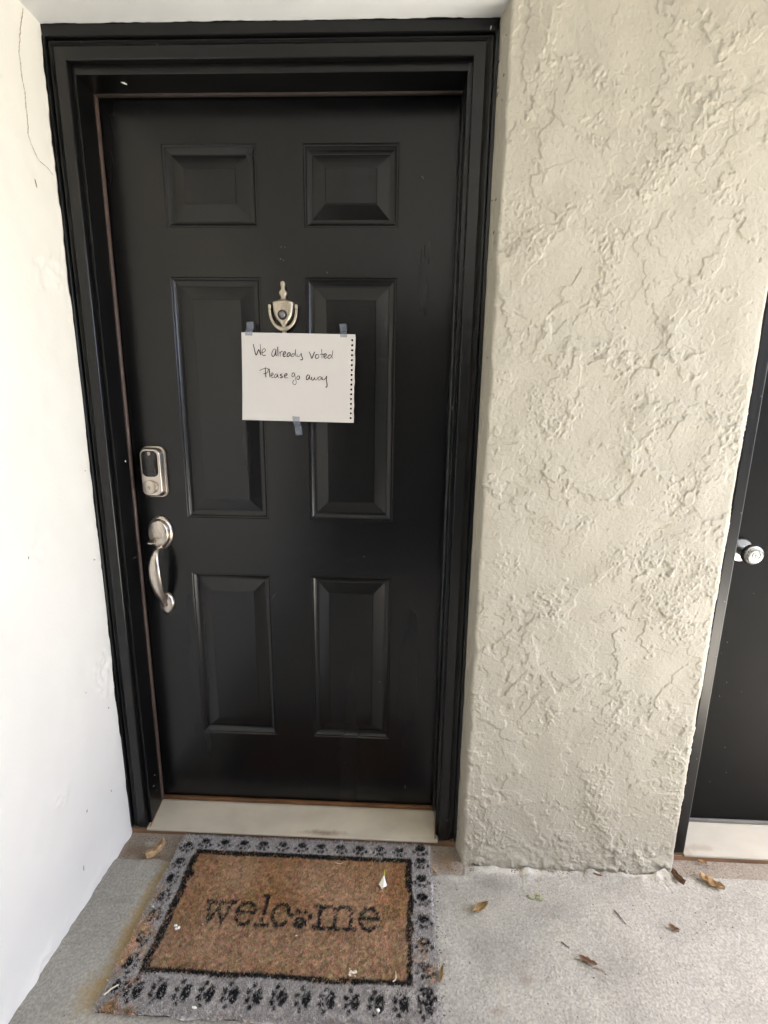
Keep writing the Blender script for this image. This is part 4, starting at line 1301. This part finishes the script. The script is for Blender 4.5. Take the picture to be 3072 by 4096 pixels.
clump('lichen_scrap', (1.160, -0.240, ZF + .001), M_LICHEN, 'green lichen scrap on the concrete under the stucco wall', 'lichen', 9, .012, .0055, 3)
clump('flower_scrap', (0.668, -0.441, ZM), M_STRAW, 'cluster of pale dried blossom crumbs low on the brown mat field', 'blossom', 9, .009, .0032, 5)
clump('white_petal', (0.216, -0.369, ZM), M_PETAL, 'small white petal on the brown mat left below the lettering', 'petal', 3, .0045, .0050, 6)
clump('seed', (0.131, -0.322, ZM), M_STRAW, 'cream seed on the left paw print border', 'seed', 1, 0, .0060, 8)
clump('white_petal', (0.333, -0.525, ZM), M_PETAL, 'white petal on the bottom border of the mat, left of centre', 'petal', 1, 0, .0060, 9)
clump('white_petal', (0.736, -0.512, ZM), M_PETAL, 'white petal on the bottom border of the mat, right of centre', 'petal', 1, 0, .0070, 12)
clump('white_petal', (0.524, -0.372, ZM), M_PETAL, 'tiny white speck of petal just under the paw in the lettering', 'petal', 1, 0, .0028, 13)

# fallen blossom standing on the mat: white bell with a yellow-green tip
bl = empty('fallen_blossom', (0.738, -0.226, ZM - .003), 'white fallen blossom with yellow tip standing on the brown mat', 'blossom')
rings = []
for t in np.linspace(0, 1, 9):
    rr_ = 0.0018 + 0.0080 * t ** 1.3
    rings.append([(rr_ * math.cos(a) * (1 + .22 * t * math.cos(4 * a)) - .003 * t, rr_ * math.sin(a) * (1 + .2 * t * math.cos(4 * a)) - .010 * t, 0.0270 - 0.0200 * t + .002 * t * math.sin(4 * a)) for a in np.linspace(0, 2 * math.pi, 20, endpoint=False)])
o = loft('petals', rings, M_PETAL)
o.parent = bl
o = tube('calyx', [(0.0015, 0.006, 0.0395), (0.0008, 0.003, 0.034), (0, 0, 0.0265)], [0.0009, 0.0017, 0.0026], M_PETALGREEN, n=10)
o.parent = bl

# loose grit gathered in the joints and along the mat: too many and small to count
M_GRIT = mat('grit', (0.13, 0.105, 0.08), 0.9, var=0.5, vscale=400)
gr = np.random.default_rng(31)
V, F = [], []
spots = []
for k in range(170):
    spots.append((gr.uniform(0.98, 1.60), -0.156 - abs(gr.normal(0, .010)), ZF + .001))
for k in range(110):
    spots.append((gr.uniform(-0.05, 0.11), gr.uniform(-0.175, -0.10), ZF - .003))
for k in range(60):
    spots.append((gr.uniform(0.882, 0.955), gr.uniform(-0.19, -0.10), ZF - .003))
for k in range(90):
    spots.append((0.876 + abs(gr.normal(0, .010)), gr.uniform(-0.53, -0.17), ZF + .0005))
for k in range(80):
    spots.append((gr.uniform(1.61, 1.80), gr.uniform(-0.165, -0.105), ZF - .002))
for k in range(110):
    spots.append((gr.uniform(0.9, 1.7), gr.uniform(-0.52, -0.17), ZF + .0004))
for x, y, z in spots:
    s_ = gr.uniform(.0006, .0019)
    o = len(V)
    a0 = gr.uniform(0, 6.28)
    ring = [(x + s_ * gr.uniform(.7, 1.8) * math.cos(a0 + 2 * math.pi * q / 5), y + s_ * gr.uniform(.6, 1.2) * math.sin(a0 + 2 * math.pi * q / 5), z) for q in range(5)]
    V += ring + [(x, y, z + s_ * gr.uniform(.6, 1.2))]
    F += [(o + q, o + (q + 1) % 5, o + 5) for q in range(5)]
tag(pyd('grit', V, F, M_GRIT), 'scattered dark grit and crumbs on the concrete', 'grit', kind='stuff')
